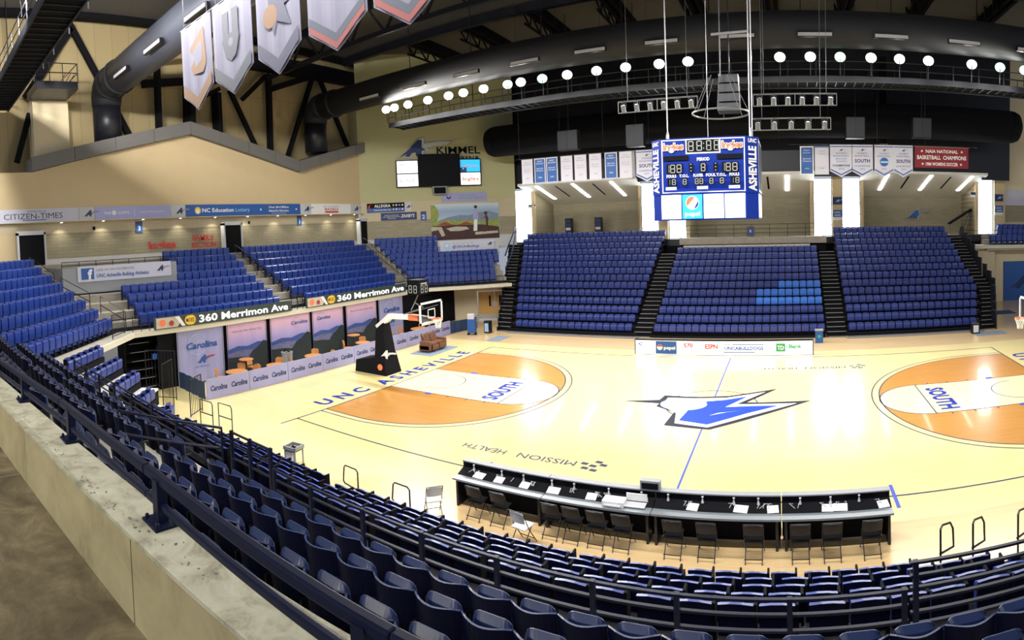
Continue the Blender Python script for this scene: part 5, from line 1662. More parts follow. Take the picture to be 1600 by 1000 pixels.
# ================================================================ FAR SIDE THINGS
led_items = [('t', 'Mission', .65, .34, .2, 'signblue', dict(w=.75)), ('t', 'HEALTH', .65, .16, .1, 'signblue', dict(w=.5)), ('c', .22, .56, .05, 'signblue'), ('c', .34, .62, .04, 'signblue'), ('c', .3, .5, .04, 'signblue'),
             ('r', 1.15, 2.33, .03, .74, 'signblue'), ('c', 1.38, .40, .16, 'white2'), ('p', [(1.38 + .15 * math.cos(a_), .40 + .15 * math.sin(a_)) for a_ in [.2 + i * .27 for i in range(11)]], 'red'), ('t', 'pepsi', 1.93, .29, .18, 'white2', dict(w=.65, bold=.04)),
             ('t', 'am', 2.62, .45, .1, 'grey', dict(w=.18)), ('t', '570', 2.98, .42, .22, 'red', dict(w=.5, bold=.04)), ('t', 'WWNC', 3.3, .27, .1, 'grey', dict(w=.4, bold=.04)), ('t', 'ESPN', 4.25, .36, .24, 'red', dict(w=.68, bold=.04)), ('t', 'ASHEVILLE', 4.25, .22, .06, 'red', dict(w=.55)),
             ('t', 'www.', 5.08, .55, .1, 'grey', dict(w=.45, bold=.04)), ('r', 5.4, 7.1, .57, .61, 'signblue'), ('t', 'UNCABULLDOGS', 6.02, .3, .18, 'signblue', dict(w=2.1, bold=.04)), ('r', 4.9, 6.6, .14, .19, 'signblue'), ('t', '.com', 6.95, .13, .1, 'grey', dict(w=.35)),
             ('r', 7.75, 8.25, .2, .64, 'green'), ('t', 'TD', 8.0, .30, .22, 'white2', dict(w=.36, bold=.04)), ('t', 'Bank', 8.8, .38, .2, 'green', dict(w=.7, bold=.04)), ('t', "America's Most Convenient Bank", 8.5, .09, .06, 'grey', dict(w=1.9))]
sp_ = sign('sponsor_board', 'long white courtside sponsor board before the middle bleacher block', 'board', (8.98, 15.95, .02), 0, 9.72, .76, 'ledlit', led_items, .25, rim='screen')
def small(name, label, cat, parts, loc, rz=0):
    t_ = thing(name, label, cat, loc, rz)
    for nm, mb, mm in parts:
        mb.build(nm, mm, t_)
    return t_
small('waste_bin', 'blue boxy bin with a round green mark beside the sponsor board', 'bin', [('body', MB().box(0, .45, -.2, .2, .02, .72), ['signblue']), ('lid', MB().box(-.02, .47, -.22, .22, .72, .78), ['grey']), ('mark', MB().prism([(.22 + .1 * math.cos(t_ * PI / 6), .4 + .1 * math.sin(t_ * PI / 6)) for t_ in range(12)], -.21, -.2), ['green'])], (19.0, 18.7, 0))
small('monitor_cart', 'small white fronted box at the foot of the east far block', 'box', [('body', MB().box(0, .5, -.2, .2, .02, .65), ['blacksteel']), ('front_panel', MB().box(.08, .42, -.22, -.2, .1, .55), ['white2'])], (28.8, 19.2, 0))
small('water_cooler', 'small pale blue fronted box at the west foot of the far bleachers', 'box', [('body', MB().box(0, .42, -.2, .2, .02, .85), ['blacksteel']), ('front_panel', MB().box(.06, .36, -.22, -.2, .12, .7), ['court_sky'])], (-2.75, 19.2, 0))
for x, lab in ((-3.6, 'first'), (-.55, 'second')):
    t_ = thing('display_rack', 'narrow dark display rack before the alcove wall, %s from the west' % lab, 'rack', (x, 36.3, 5.85))
    MB().box(0, .65, 0, .5, 0, 2.1).build('frame', ['blacksteel'], t_)
    for k in range(5):
        MB().box(.08, .57, -.02, 0, .2 + .37 * k, .45 + .37 * k).build('shelf_front', ['signnavy' if k != 2 else 'lightgrey'], t_)
# balcony railing
t_ = thing('balcony_railing', 'thin black pipe railing along the balcony above the middle block', 'railing', (0, 29.95, 5.95))
g_ = MB()
for z_ in (.35, .68, 1.02):
    g_.tube([(9.0, 0, z_), (20.3, 0, z_)], .02, n=5)
g_.build('rail', ['blacksteel'], t_)
for k in range(9):
    MB().tube([(9.0 + 1.41 * k, 0, 0), (9.0 + 1.41 * k, 0, 1.02)], .022, n=5).build('post', ['blacksteel'], t_)
small('control_box', 'dark blue control box on the balcony railing', 'box', [('body', MB().box(0, .55, -.2, .1, .1, .85), ['signnavy']), ('front_mark', MB().box(.2, .35, -.21, -.2, .4, .6), ['lav'])], (14.3, 29.7, 5.95))
# retracted basket goal frame folded at the east alcove
t_ = thing('folded_hoop', 'tilted dark folded backboard frame in the east alcove', 'basket', (31.9, 34.2, 5.85))
MB().add([(0, 0, .9), (2.3, 0, 2.3), (2.3, .8, 2.3), (0, .8, .9), (0, 0, 1.05), (2.3, 0, 2.45), (2.3, .8, 2.45), (0, .8, 1.05)], [(0, 1, 2, 3), (7, 6, 5, 4), (0, 4, 5, 1), (1, 5, 6, 2), (2, 6, 7, 3), (3, 7, 4, 0)]).build('panel', ['black'], t_)
MB().tube([(2.2, .1, 2.35), (1.2, .1, 0)], .035).tube([(2.2, .7, 2.35), (1.2, .7, 0)], .035).tube([(0, .1, .95), (0, .1, 0)], .05).tube([(.9, .1, 2.9), (2.3, .1, 3.0)], .04).build('strut', ['galv'], t_)
# signs on the piers
on_mid, on_e, on_w = 'on the pier between middle windows', 'on the east end pier', 'on the west end pier'
for x0, z_, lab in ((21.27, 0, on_mid), (35.6, .35, on_e), (-8.2, .7, on_w)):
    w_ = .78 if x0 > 0 else 1.0
    sign('pier_sign', 'upper navy emblem sign ' + lab, 'sign', (x0, 32.68, 8.5 + z_ * .95), 0, w_, .62, 'signnavy', [('logo', w_ * .25, .2, .24, 'court_sky', 'court_sky')])
    sign('pier_sign', 'lower blue and white sign ' + lab, 'sign', (x0, 32.68, 7.2 + z_ * 1.1), 0, w_, .85, 'white2', [('r', 0, w_, .25, .85, 'signblue'), ('t', 'UNC', w_ / 2, .58, .14, 'white2', dict(w=w_ * .7, **B)), ('t', 'ASHE', w_ / 2, .34, .14, 'white2', dict(w=w_ * .7, **B))])
sign('hanging_sign', 'small navy and white hanging sign at the west alcove edge', 'sign', (-5.85, 32.94, 8.95), 0, .75, .38, 'white2', [('r', 0, .75, .2, .38, 'signnavy')])
sign('hanging_sign', 'small navy and white hanging sign at the east alcove edge', 'sign', (33.4, 32.94, 9.15), 0, .7, .45, 'white2', [('r', 0, .7, .22, .45, 'signnavy')])
em = thing('wall_emblem', 'slanted blue and white letter emblem on the east alcove wall', 'sign', (28.5, 37.45, 7.25))
e_ = MB()
e_.prism([(a_ * .95 - .03, b_ * .95 - .03) for a_, b_ in LOGO_A], -.05, 0, 0)
e_.prism([(a_ * .85 + .05, b_ * .85 + .02) for a_, b_ in LOGO_A], -.09, 0, 1)
e_.prism([(a_ * .85, b_ * .85 + .08) for a_, b_ in LOGO_SWOOSH], -.05, 0, 2)
e_.build('emblem', ['white2', 'signblue', 'grey'], em)
# railings of the concourse on the east corner
t_ = thing('corner_railing', 'thin dark railing by the stairs at the east corner', 'railing', (31.8, 31.2, 5.05))
g_ = MB()
for z_ in (.5, .85, 1.2):
    g_.tube([(0, 0, z_), (4.0, 0, z_)], .02, n=5)
g_.build('rail', ['blacksteel'], t_)
for k in range(4):
    MB().tube([(1.33 * k, 0, 0), (1.33 * k, 0, 1.2)], .025, n=5).build('post', ['blacksteel'], t_)
# a few seats on the north-east corner tiers
for k in range(3):
    for j in range(10 if k < 2 else 8):
        x = 34.6 + (.0 if k == 0 else .9 * (k > 0) + .4 * (k > 1)) + .5 * j
        o = bpy.data.objects.new('stadium_seat', end_mesh)
        C.objects.link(o)
        o.location = (x, 30.7 + .84 * k, 5.06 + .45 * k)
        tag(o, 'navy seat, %s from the west end of the %s row in the northeast corner' % (nth(j + 1), nth(k + 1)), 'seat', 'seats of the northeast corner')
    MBx = MB().box(34.0, 42, 30.3 + .84 * k, 31.2 + .84 * k, 4.6 + .45 * k, 5.05 + .45 * k)
    struct('floor_northeast_tier.%03d' % k if k else 'floor_northeast_tier', MBx, ['tread'])
# ================================================================ BASKETS
def hoop_stand(label, loc, rz):
    t_ = thing('basketball_hoop', label, 'basketball hoop', loc, rz)
    # local x towards the court, origin under the backboard plane
    b_ = MB()
    b_.add([(-4.75, -.62, 0), (-2.55, -.62, 0), (-2.55, .62, 0), (-4.75, .62, 0), (-4.7, -.58, .62), (-2.75, -.5, 1.0), (-2.75, .5, 1.0), (-4.7, .58, .62)],
           [(3, 2, 1, 0), (4, 5, 6, 7), (0, 1, 5, 4), (1, 2, 6, 5), (2, 3, 7, 6), (3, 0, 4, 7)])
    bo = b_.build('base', ['black'], t_, bevel=.03)
    MB().prism([(-2.95 + .16 * math.cos(k * PI / 8), .42 + .16 * math.sin(k * PI / 8)) for k in range(16)], -.64, -.60).build('round_mark', ['orange'], bo)
    m_ = MB()
    m_.add([(-3.5, -.42, .7), (-2.7, -.42, .9), (-2.7, .42, .9), (-3.5, .42, .7), (-3.45, -.3, 2.3), (-2.95, -.3, 2.65), (-2.95, .3, 2.65), (-3.45, .3, 2.3)],
           [(3, 2, 1, 0), (4, 5, 6, 7), (0, 1, 5, 4), (1, 2, 6, 5), (2, 3, 7, 6), (3, 0, 4, 7)])
    mo = m_.build('mast_pad', ['black'], t_, bevel=.03)
    lg_ = MB()
    put_logo(lg_, -3.15, .85, .45, 0, -.45)
    lg_.build('emblem', ['white2'], mo)
    a_ = MB()
    a_.bar((-3.5, 0, 2.35), (-2.6, 0, 3.0), .3, .26).bar((-2.7, 0, 2.98), (-1.35, 0, 3.02), .28, .24)
    a_.build('arm', ['white2'], t_)
    MB().bar((-1.35, 0, 3.02), (-.75, 0, 3.02), .30, .28).build('arm_pad', ['orange'], t_)
    MB().bar((-.75, 0, 3.0), (-.05, 0, 2.95), .24, .3).bar((-.8, .5, 3.4), (-.1, .7, 3.6), .05, .05).bar((-.8, -.5, 3.4), (-.1, -.7, 3.6), .05, .05).bar((-1.8, 0, 3.1), (-.8, .5, 3.4), .04, .04).bar((-1.8, 0, 3.1), (-.8, -.5, 3.4), .04, .04).build('brace', ['galv'], t_)
    bb = MB()
    for y0, y1, z0, z1 in ((-.92, .92, 2.8, 2.92), (-.92, .92, 3.78, 3.87), (-.92, -.83, 2.8, 3.87), (.83, .92, 2.8, 3.87)):
        bb.box(-.04, .02, y0, y1, z0, z1, 0)
    for y0, y1, z0, z1 in ((-.30, .30, 3.05, 3.10), (-.30, .30, 3.46, 3.51), (-.30, -.25, 3.05, 3.51), (.25, .30, 3.05, 3.51)):
        bb.box(0.005, .015, y0, y1, z0, z1, 0)
    bbo = bb.build('backboard', ['white2'], t_)
    MB().box(-.02, 0.0, -.85, .85, 2.9, 3.8).build('glass', [GLASS], bbo)
    MB().box(-.05, .03, -.5, .5, 2.78, 2.86).build('edge_pad', ['lightgrey'], bbo)
    rm = MB().tube([(.38 + .23 * math.cos(k * PI / 10), .23 * math.sin(k * PI / 10), 3.05) for k in range(21)], .018, n=6).box(0, .17, -.09, .09, 2.98, 3.05)
    ro_ = rm.build('rim', ['orange'], t_)
    nt_ = MB()
    for s_ in (1, -1):
        for k in range(12):
            a0 = k * PI / 6
            pts = [(.38 + r_ * math.cos(a0 + s_ * j * .26), r_ * math.sin(a0 + s_ * j * .26), 3.04 - .11 * j) for j, r_ in enumerate((.23, .19, .15, .13, .12))]
            nt_.tube(pts, .009, n=4, cap=False)
    nt_.build('net', ['net'], ro_)
    s_ = thing('shot_clock', 'black cube shot clock above the %s backboard' % ('west' if rz == 0 else 'east'), 'clock', tuple(Vector(loc) + Matrix.Rotation(rz, 3, 'Z') @ Vector((-.75, 0, 4.2))), rz)
    MB().box(-.36, .36, -.40, .40, 0, .72).build('cube', ['screen'], s_)
    for rr in range(4):
        I = [('r', -.25, .25, .50, .56, 'digit')] if rr == 1 else []
        seg8(-.26, .08, .2, .38, I)
        seg8(.05, .08, .2, .38, I)
        o_ = print_items(I, -.405 if rr % 2 == 0 else -.365, s_, 'digits')
        o_.rotation_euler = (0, 0, rr * H90)
    MB().tube([(0, 0, 0), (-.25, 0, -.45)], .03).tube([(-.25, 0, -.45), (-.1, .5, -.75)], .025).tube([(-.25, 0, -.45), (-.1, -.5, -.75)], .025).build('stalk', ['galv'], s_)
gm = mat('backboard_glass', (0.9, 0.95, 0.95), 0.05)
gm.node_tree.nodes['Principled BSDF'].inputs['Transmission Weight'].default_value = 1.0
gm.node_tree.nodes['Principled BSDF'].inputs['IOR'].default_value = 1.05
GLASS = gm
hoop_stand('portable basketball hoop with black padded base and white arm at the west baseline', (1.22, 7.62, 0), 0)
hoop_stand('basketball hoop at the east baseline, only its near edge in view', (L - 1.22, 7.62, 0), PI)

# ================================================================ CAFE CORNER
def cafe_table(x, y_, h_, r_, label):
    t_ = thing('cafe_table', label, 'table', (x, y_, 0))
    MB().lathe([(r_ - .02, h_ - .04), (r_, h_ - .03), (r_, h_), (r_ - .01, h_ + .005)], 0, 20).build('table_top', ['woodtan'], t_)
    MB().lathe([(.035, .03), (.035, h_ - .04)], 0, 8).build('pedestal', ['blacksteel'], t_)
    MB().box(-.28, .28, -.04, .04, 0, .04).box(-.04, .04, -.28, .28, 0, .04).build('foot', ['blacksteel'], t_)
def cafe_chair(x, y_, rz, label, s_=1.0):
    t_ = thing('cafe_chair', label, 'chair', (x, y_, 0), rz)
    MB().box(-.21, .21, -.21, .21, .43 * s_, .46 * s_).build('seat', ['woodtan'], t_, bevel=.01)
    seat_b = MB()
    seat_shell(seat_b, .42, .52 * s_, .88 * s_, .2, .05, .15, .02, 6, 2, .06)
    seat_b.build('backrest', ['woodtan'], t_)
    for sx in (-1, 1):
        MB().tube([(sx * .19, -.18, 0), (sx * .17, -.16, .44 * s_)], .013, n=5).build('leg', ['galv'], t_)
        MB().tube([(sx * .2, .24, 0), (sx * .17, .16, .44 * s_), (sx * .17, .24, .6 * s_)], .013, n=5).build('leg', ['galv'], t_)
cafe_table(-5.95, 1.1, .75, .55, 'round orange wood table before the slogan banner')
cafe_table(-6.9, 2.35, 1.02, .38, 'tall round wood table behind the first low table')
cafe_table(-5.6, 3.3, .75, .5, 'round orange wood table left of the tall bin')
cafe_table(-5.7, 6.0, .75, .5, 'round orange wood table right of the grey bin')
cafe_table(-7.1, 10.6, 1.02, .4, 'tall round wood table against the slogan banner behind the basket')
cafe_table(-5.9, 10.15, .75, .45, 'low round wood table left of the basket mast')
cafe_table(-5.7, 15.5, .75, .6, 'wide round wood table before the black curtain')
for i, (x, y_, rz, lab) in enumerate(((-6.6, .55, 2.3, 'at the near side of the first round table'), (-6.7, 1.95, 1.2, 'behind the first round table'), (-5.9, 2.15, .3, 'on the north side of the first round table'), (-7.3, 3.0, 1.8, 'beside the tall table under the slogan banner'),
                                      (-6.0, 2.75, 2.9, 'on the south side of the table left of the bin'), (-6.3, 4.0, .6, 'behind the table left of the bin'), (-6.5, 5.2, 2.4, 'between the grey bin and the third round table'), (-6.4, 6.7, .7, 'behind the third round table'),
                                      (-5.5, 7.0, -.3, 'on the north side of the third round table'), (-6.7, 9.6, 2.2, 'left of the low table near the mast'), (-6.6, 10.9, .9, 'right of the low table near the mast'), (-6.4, 13.7, 2.6, 'right of the basket mast'),
                                      (-6.6, 14.8, 1.6, 'behind the wide table'), (-6.2, 16.4, .6, 'right of the wide table before the curtain'), (-6.2, 17.6, 2.0, 'farthest along the black curtain'))):
    cafe_chair(x, y_, rz, 'orange wooden cafe chair ' + lab)
t_ = thing('waste_bin', 'round grey waste bin between the cafe tables', 'bin', (-6.9, 5.1, 0))
MB().lathe([(.26, 0), (.31, .85), (.33, .9), (.33, .95), (.28, .95), (.26, .8)], 0, 16).build('body', ['grey'], t_, smooth=False)
MB().tube([(-.3, 0, .95), (-.1, .05, 1.05), (.25, -.05, 1.0)], .04, n=5).build('bag_edge', ['black'], t_)
# recliner sofa and its mat
tag(MB().box(-3.55, -1.95, 11.7, 14.55, .004, .016).build('floor_mat', ['mat_grey']), 'grey blue floor mat under the brown recliner', 'mat')
tag(MB().box(-1.35, -.4, 16.8, 18.5, .004, .014).build('floor_mat', ['mat_grey']), 'grey blue floor mat beside the far stair flight', 'mat')
tag(MB().box(31.3, 34.6, 25.2, 26.8, .004, .014).build('floor_mat', ['bluecloth']), 'dark mat on the floor by the east corner', 'mat')
tag(MB().box(28.9, 31.0, 18.4, 19.4, .004, .014).build('floor_mat', ['mat_grey']), 'grey blue mat behind the east basket', 'mat')
rc = thing('recliner_sofa', 'brown leather two-seat recliner facing the court on a mat', 'sofa', (-2.9, 12.35, .016), H90)
MB().box(0, 1.75, -.35, .45, .05, .42).build('sofa_base', ['leather'], rc, bevel=.05)
for k in range(2):
    x = .22 + .68 * k
    MB().box(x, x + .62, -.42, .25, .40, .54).build('seat_cushion', ['leather'], rc, bevel=.05)
    MB().add([(x, .12, .52), (x + .62, .12, .52), (x + .62, .40, .50), (x, .40, .50), (x, .30, 1.02), (x + .62, .30, 1.02), (x + .62, .52, 1.0), (x, .52, 1.0)],
             [(3, 2, 1, 0), (4, 5, 6, 7), (0, 1, 5, 4), (1, 2, 6, 5), (2, 3, 7, 6), (3, 0, 4, 7)]).build('back_cushion', ['leather'], rc, bevel=.07)
    MB().box(x, x + .62, -.48, -.38, .1, .42).build('footrest', ['leather'], rc, bevel=.04)
for x in (0, 1.55):
    MB().box(x, x + .2, -.4, .4, .1, .66).build('armrest', ['leather'], rc, bevel=.06)
# blue equipment cart
t_ = thing('equipment_cart', 'tall blue and white equipment cart on castors by the far stairs', 'cart', (-3.3, 18.3, 0), .4)
MB().box(-.28, .28, -.25, .25, .15, 1.1).build('body', ['signblue'], t_, bevel=.04)
MB().box(-.25, .2, -.27, .1, 1.1, 1.45).build('top_box', ['white'], t_, bevel=.03)
MB().tube([(.3, 0, .15), (.34, 0, 1.3), (.5, 0, 1.35)], .03, n=5).tube([(.3, 0, .9), (.65, .1, 1.2)], .04, n=5).build('handle', ['galv'], t_)
for a_ in (-.24, .24):
    for b_ in (-.2, .2):
        MB().lathe([(.07, -.02), (.07, .02)], 0, 10, T=Matrix.Translation((a_, b_, .07)) @ Matrix.Rotation(H90, 4, 'X')).build('castor', ['black'], t_)
sign('exit_sign', 'small red lit word sign over the wooden doors', 'sign', (-8.0 + .85 * 3.0 + .05, 23.1 + .52 * 3.05 - .04, 2.36), math.atan2(2.5, 4.1), .5, .25, 'white2', [('t', 'EXIT', .25, .05, .14, 'red', dict(w=.4, **B))])
# folded bleachers under the near end of the ledge
t_ = thing('folded_bleachers', 'stack of folded bleacher treads under the ledge left of the banners', 'bleachers', (-8.0, -4.0, 0), H90)
for k in range(6):
    MB().box(.2, 2.7, .0 + .12 * k, 1.0, .2 + .42 * k, .27 + .42 * k, 0).box(.5, 1.6, -.02 + .12 * k, .0 + .12 * k, .235 + .42 * k, .255 + .42 * k, 1).build('tread', ['black', 'nozing'], t_)
MB().box(.05, 2.85, 1.0, 1.05, 0, 2.72).box(.05, .12, .1, 1.0, 0, 2.72).build('back_panel', ['black'], t_)
for k in range(3):
    MB().box(1.6 + .25 * k, 2.75, .2, .28, 1.5 + .38 * k, 1.78 + .38 * k).build('folded_seat', ['litblue'], t_)
# picket gates
def picket(a_, b_, z0, h_, n_, label, mm='blacksteel'):
    a_, b_ = Vector(a_), Vector(b_)
    t_ = thing('picket_gate', label, 'gate', (a_.x, a_.y, z0), math.atan2(b_.y - a_.y, b_.x - a_.x))
    ln_ = (b_ - a_).length
    MB().tube([(0, 0, .06), (0, 0, h_)], .025, n=5).tube([(ln_, 0, .0), (ln_, 0, h_)], .025, n=5).tube([(0, 0, h_), (ln_, 0, h_)], .022, n=5).tube([(0, 0, .12), (ln_, 0, .12)], .02, n=5).build('gate_frame', [mm], t_)
    for k in range(1, n_):
        MB().tube([(ln_ * k / n_, 0, .12), (ln_ * k / n_, 0, h_)], .011, n=4).build('picket', [mm], t_)
picket((-7.6, -4.1), (-6.6, -5.1), 3.05, 1.1, 8, 'black picket railing at the top of the corner bleachers')
picket((-3.9, -4.0), (-4.7, -3.1), .0, 2.2, 9, 'tall black picket gate beside the folded bleachers')
picket((-3.0, -3.2), (-3.6, -2.3), .0, 1.6, 7, 'lower black picket gate at the court corner')
picket((-6.9, -3.4), (-5.8, -2.4), .0, 2.3, 9, 'tall black picket gate behind the corner bleachers')

# ================================================================ SCORER'S TABLES
seg = [(9.0, 11.56), (11.58, 14.26), (14.28, 17.18), (17.20, 19.68)]
for i, (xa, xb) in enumerate(seg):
    t_ = thing('scorers_table', 'long black courtside scorer table with silver front edge, %s from the west' % nth(i + 1), 'table', (xa, -1.9, 0))
    w_ = xb - xa
    MB().box(0, w_, .22, .32, .08, 1.02, 0).build('display_panel', ['screen'], t_)
    MB().box(0, w_, .18, .36, 1.02, 1.05, 0).build('panel_cap', ['grey'], t_)
    MB().box(.02, w_ - .02, .14, .20, .03, .70).build('modesty_panel', ['black'], t_)
    MB().add([(0, -.1, .76), (w_, -.1, .76), (w_, .22, .86), (0, .22, .86)], [(0, 1, 2, 3)]).box(0, w_, -.1, .22, .70, .745).build('equipment_shelf', ['black'], t_)
    MB().box(0, w_, -.34, -.08, .72, .765).build('table_top', ['silvertop'], t_)
    for x in (.06, w_ - .12):
        MB().box(x, x + .06, -.26, .22, 0, .72).build('leg', ['blacksteel'], t_)
    c_ = MB()
    random.seed(20 + i)
    for k in range(9):
        x = random.uniform(.2, w_ - .2)
        c_.tube([(x, .16, .86), (x + random.uniform(-.1, .1), .1, .90), (x + random.uniform(-.1, .1), .02, .83)], .008, n=4)
    c_.build('cable', ['lightgrey'], t_)
random.seed(3)
for i, x in enumerate((9.62, 10.22, 10.96, 11.75, 12.74, 15.18, 16.28, 17.0, 18.23, 18.52, 19.5)):
    w_ = .26 if i % 3 else .32
    a_ = random.uniform(-.15, .15)
    po = MB().box(-w_ / 2, w_ / 2, -.11, .11, 0, .006).build('paper_sheet', ['paper'], None, loc=(x, -1.87, .806), rz=a_)
    po.rotation_euler = (math.atan2(.10, .32), 0, a_)
    tag(po, 'white paper sheet, %s from the west along the scorer tables' % nth(i + 1), 'paper', 'papers on the scorer tables')
for i in range(14):
    x = 9.4 + i * .74 + random.uniform(-.15, .15)
    t_ = MB().lathe([(.035, 0), (.03, .02), (.012, .10), (.03, .14), (.02, .15)], 0, 8)
    o_ = t_.build('microphone', ['lightgrey'], None, loc=(min(x, 19.5), -1.76, .86))
    tag(o_, 'small pale desk microphone, %s from the west on the scorer tables' % nth(i + 1), 'microphone', 'microphones on the scorer tables')
small('laptop', 'open white laptop with papers on the second scorer table', 'laptop', [('keyboard', MB().box(-.25, .25, -.15, .12, 0, .02), ['lightgrey']), ('lid', MB().box(-.25, .25, .12, .14, .02, .2), ['white2'])], (13.85, -1.95, .785))
small('printer', 'white box printer on the second scorer table', 'printer', [('body', MB().box(-.26, .26, -.15, .15, 0, .12), ['white2']), ('tray', MB().box(-.2, .2, -.2, -.15, .02, .05), ['lightgrey'])], (13.25 + .1, -1.99, .767))
small('game_monitor', 'small grey monitor standing on the panel above the table cap', 'monitor', [('screen_box', MB().box(-.24, .24, -.12, .04, 0, .22), ['grey']), ('screen', MB().box(-.2, .2, -.13, -.12, .03, .17), ['screen'])], (14.15, -1.62, 1.05))
# folding chairs
def folding_chair(label, x, y_, rz, backm='blacksteel', grp=None):
    t_ = thing('folding_chair', label, 'chair', (x, y_, 0), rz, grp)
    MB().box(-.2, .2, -.2, .18, .43, .46).build('seat', [backm if backm != 'blacksteel' else 'black'], t_, bevel=.01)
    q_ = MB()
    seat_shell(q_, .40, .60, .84, .2, .03, .12, .012, 6, 2, .03)
    q_.build('backrest', [backm], t_)
    for sx in (-1, 1):
        MB().tube([(sx * .21, -.26, 0), (sx * .21, .05, .45), (sx * .21, .24, .86)], .012, n=5).build('leg', ['blacksteel'], t_)
        MB().tube([(sx * .18, .28, 0), (sx * .18, -.12, .45)], .012, n=5).build('leg', ['blacksteel'], t_)
    MB().tube([(-.2, .24, .10), (.2, .24, .10)], .01, n=4).tube([(-.21, -.2, .10), (.21, -.2, .10)], .01, n=4).tube([(-.21, .24, .86), (.21, .24, .86)], .012, n=5).build('stretcher', ['blacksteel'], t_)
for i, x in enumerate((9.86, 10.55, 11.95, 12.47, 13.07, 13.67, 14.84, 15.58, 16.6, 17.6, 18.28, 19.14)):
    folding_chair('black folding chair tucked at the scorer tables, %s from the west' % nth(i + 1), x, -2.38, PI, grp='black folding chairs at the scorer tables')
folding_chair('pale backed folding chair standing alone west of the scorer tables', 8.85, -2.9, -2.3, 'chairwhite')
folding_chair('pale seated folding chair standing behind the first scorer table', 11.45, -3.0, PI * .95, 'chairwhite')
# acrylic box stand on the floor
t_ = thing('display_stand', 'small clear sided box stand with a dark open top by the near bleachers', 'stand', (3.5, -3.05, -0.0), .2)
for a_ in (-.2, .2):
    for b_ in (-.2, .2):
        MB().box(a_ - .02, a_ + .02, b_ - .02, b_ + .02, 0, .62).build('leg', ['grey'], t_)
MB().box(-.24, .24, -.24, -.2, .55, .66).box(-.24, .24, .2, .24, .55, .66).box(-.24, -.2, -.24, .24, .55, .66).box(.2, .24, -.24, .24, .55, .66).build('rim', ['grey'], t_)
MB().box(-.2, .2, -.2, .2, .50, .54).build('tray', ['black'], t_)
MB().box(-.17, .1, -.19, -.17, .05, .5).build('sheet', ['paper'], t_)

# ================================================================ RAILINGS NEAR THE CAMERA
def tube_thing(name, label, cat, paths, r_, mm, part='rail'):
    t_ = thing(name, label, cat, paths[0][0])
    o0 = Vector(paths[0][0])
    for p_ in paths:
        MB().tube([tuple(Vector(q) - o0) for q in p_], r_, n=6).build(part, [mm], t_)
    return t_
# guard rail in front of the upper stand
def guard(label, x0, x1, zs, ztop, posts):
    t_ = thing('guard_rail', label, 'railing', (x0, -8.66, 2.85))
    for z_ in zs:
        MB().box(0, x1 - x0, -.02, .02, z_ - 2.85 - .013, z_ - 2.85 + .013).build('rail', ['rail'], t_)
    for x in posts:
        MB().box(x - x0 - .028, x - x0 + .028, -.028, .028, 0, ztop - 2.85).build('post', ['rail'], t_)
P_ = [-1.0 + 1.25 * k for k in range(8)]
guard('dark triple bar guard rail before the west part of the upper stand', -1.0, 8.35, (3.47, 3.31, 3.15, 2.95), 3.5, P_)
guard('dark triple bar guard rail before the main part of the upper stand', 9.95, 18.6, (3.46, 3.30, 3.13, 2.93), 3.48, [9.98, 10.9, 11.99, 13.02, 14.12, 15.3, 16.22, 17.38, 18.56])
guard('tall dark guard panel of many bars at the right of the upper stand', 18.62, 21.5, (3.74, 3.60, 3.47, 3.34, 3.21, 3.08, 2.95), 3.76, [18.68, 20.0, 21.4])
guard('short tall panel of dark bars beside the upper stand aisle', 8.7, 9.93, (3.77, 3.55, 3.3, 3.05), 3.8, [8.72, 9.3, 9.9])
tube_thing('aisle_handrail', 'dark pipe handrail sloping down the aisle of the upper stand', 'handrail', [[(8.85, -10.9, 3.7), (8.85, -10.9, 4.62), (8.85, -8.95, 3.95), (8.85, -8.95, 2.9)], [(8.85, -10.9, 4.25), (8.85, -8.95, 3.58)]], .025, 'rail')
for x, y_, lab in ((6.15, -3.4, 'black loop handrail at the front of the near bleachers, nearer the box stand'), (7.95, -3.4, 'black loop handrail at the front of the near bleachers, nearer the pale chair')):
    tube_thing('loop_handrail', lab, 'handrail', [[(x + .62, y_ - .1, 0.02), (x + .62, y_ - .1, .84), (x + .55, y_ - .1, .9), (x + .1, y_ - .05, .88), (x, y_, .8), (x - .05, y_, .4), (x, y_, .34), (x + .55, y_ - .1, .34)]], .022, 'blacksteel')
for x, lab in ((20.2, 'thin loop handrail right of the front blue seats'), (20.85, 'thin loop handrail between its two neighbours at the right'), (21.8, 'thin loop handrail partly hidden at the right edge')):
    tube_thing('loop_handrail', lab, 'handrail', [[(x, -4.2, .5), (x, -4.2, 1.42), (x + .05, -4.15, 1.46), (x + .25, -4.0, 1.40), (x + .32, -3.95, 1.25), (x + .35, -3.9, .85), (x, -4.15, .9)]], .022, 'blacksteel')
for p0, lab in (((-2.0, -3.3), 'first'), ((-1.1, -3.0), 'second')):
    x, y_ = p0
    tube_thing('loop_handrail', 'black loop handrail at the court corner, %s from the picket gates' % lab, 'handrail', [[(x, y_, 0.02), (x, y_, 1.05), (x + .7, y_ + .1, 1.05), (x + .78, y_ + .1, .95), (x + .78, y_ + .1, 0.02)], [(x, y_, .55), (x + .78, y_ + .1, .55)]], .022, 'blacksteel')
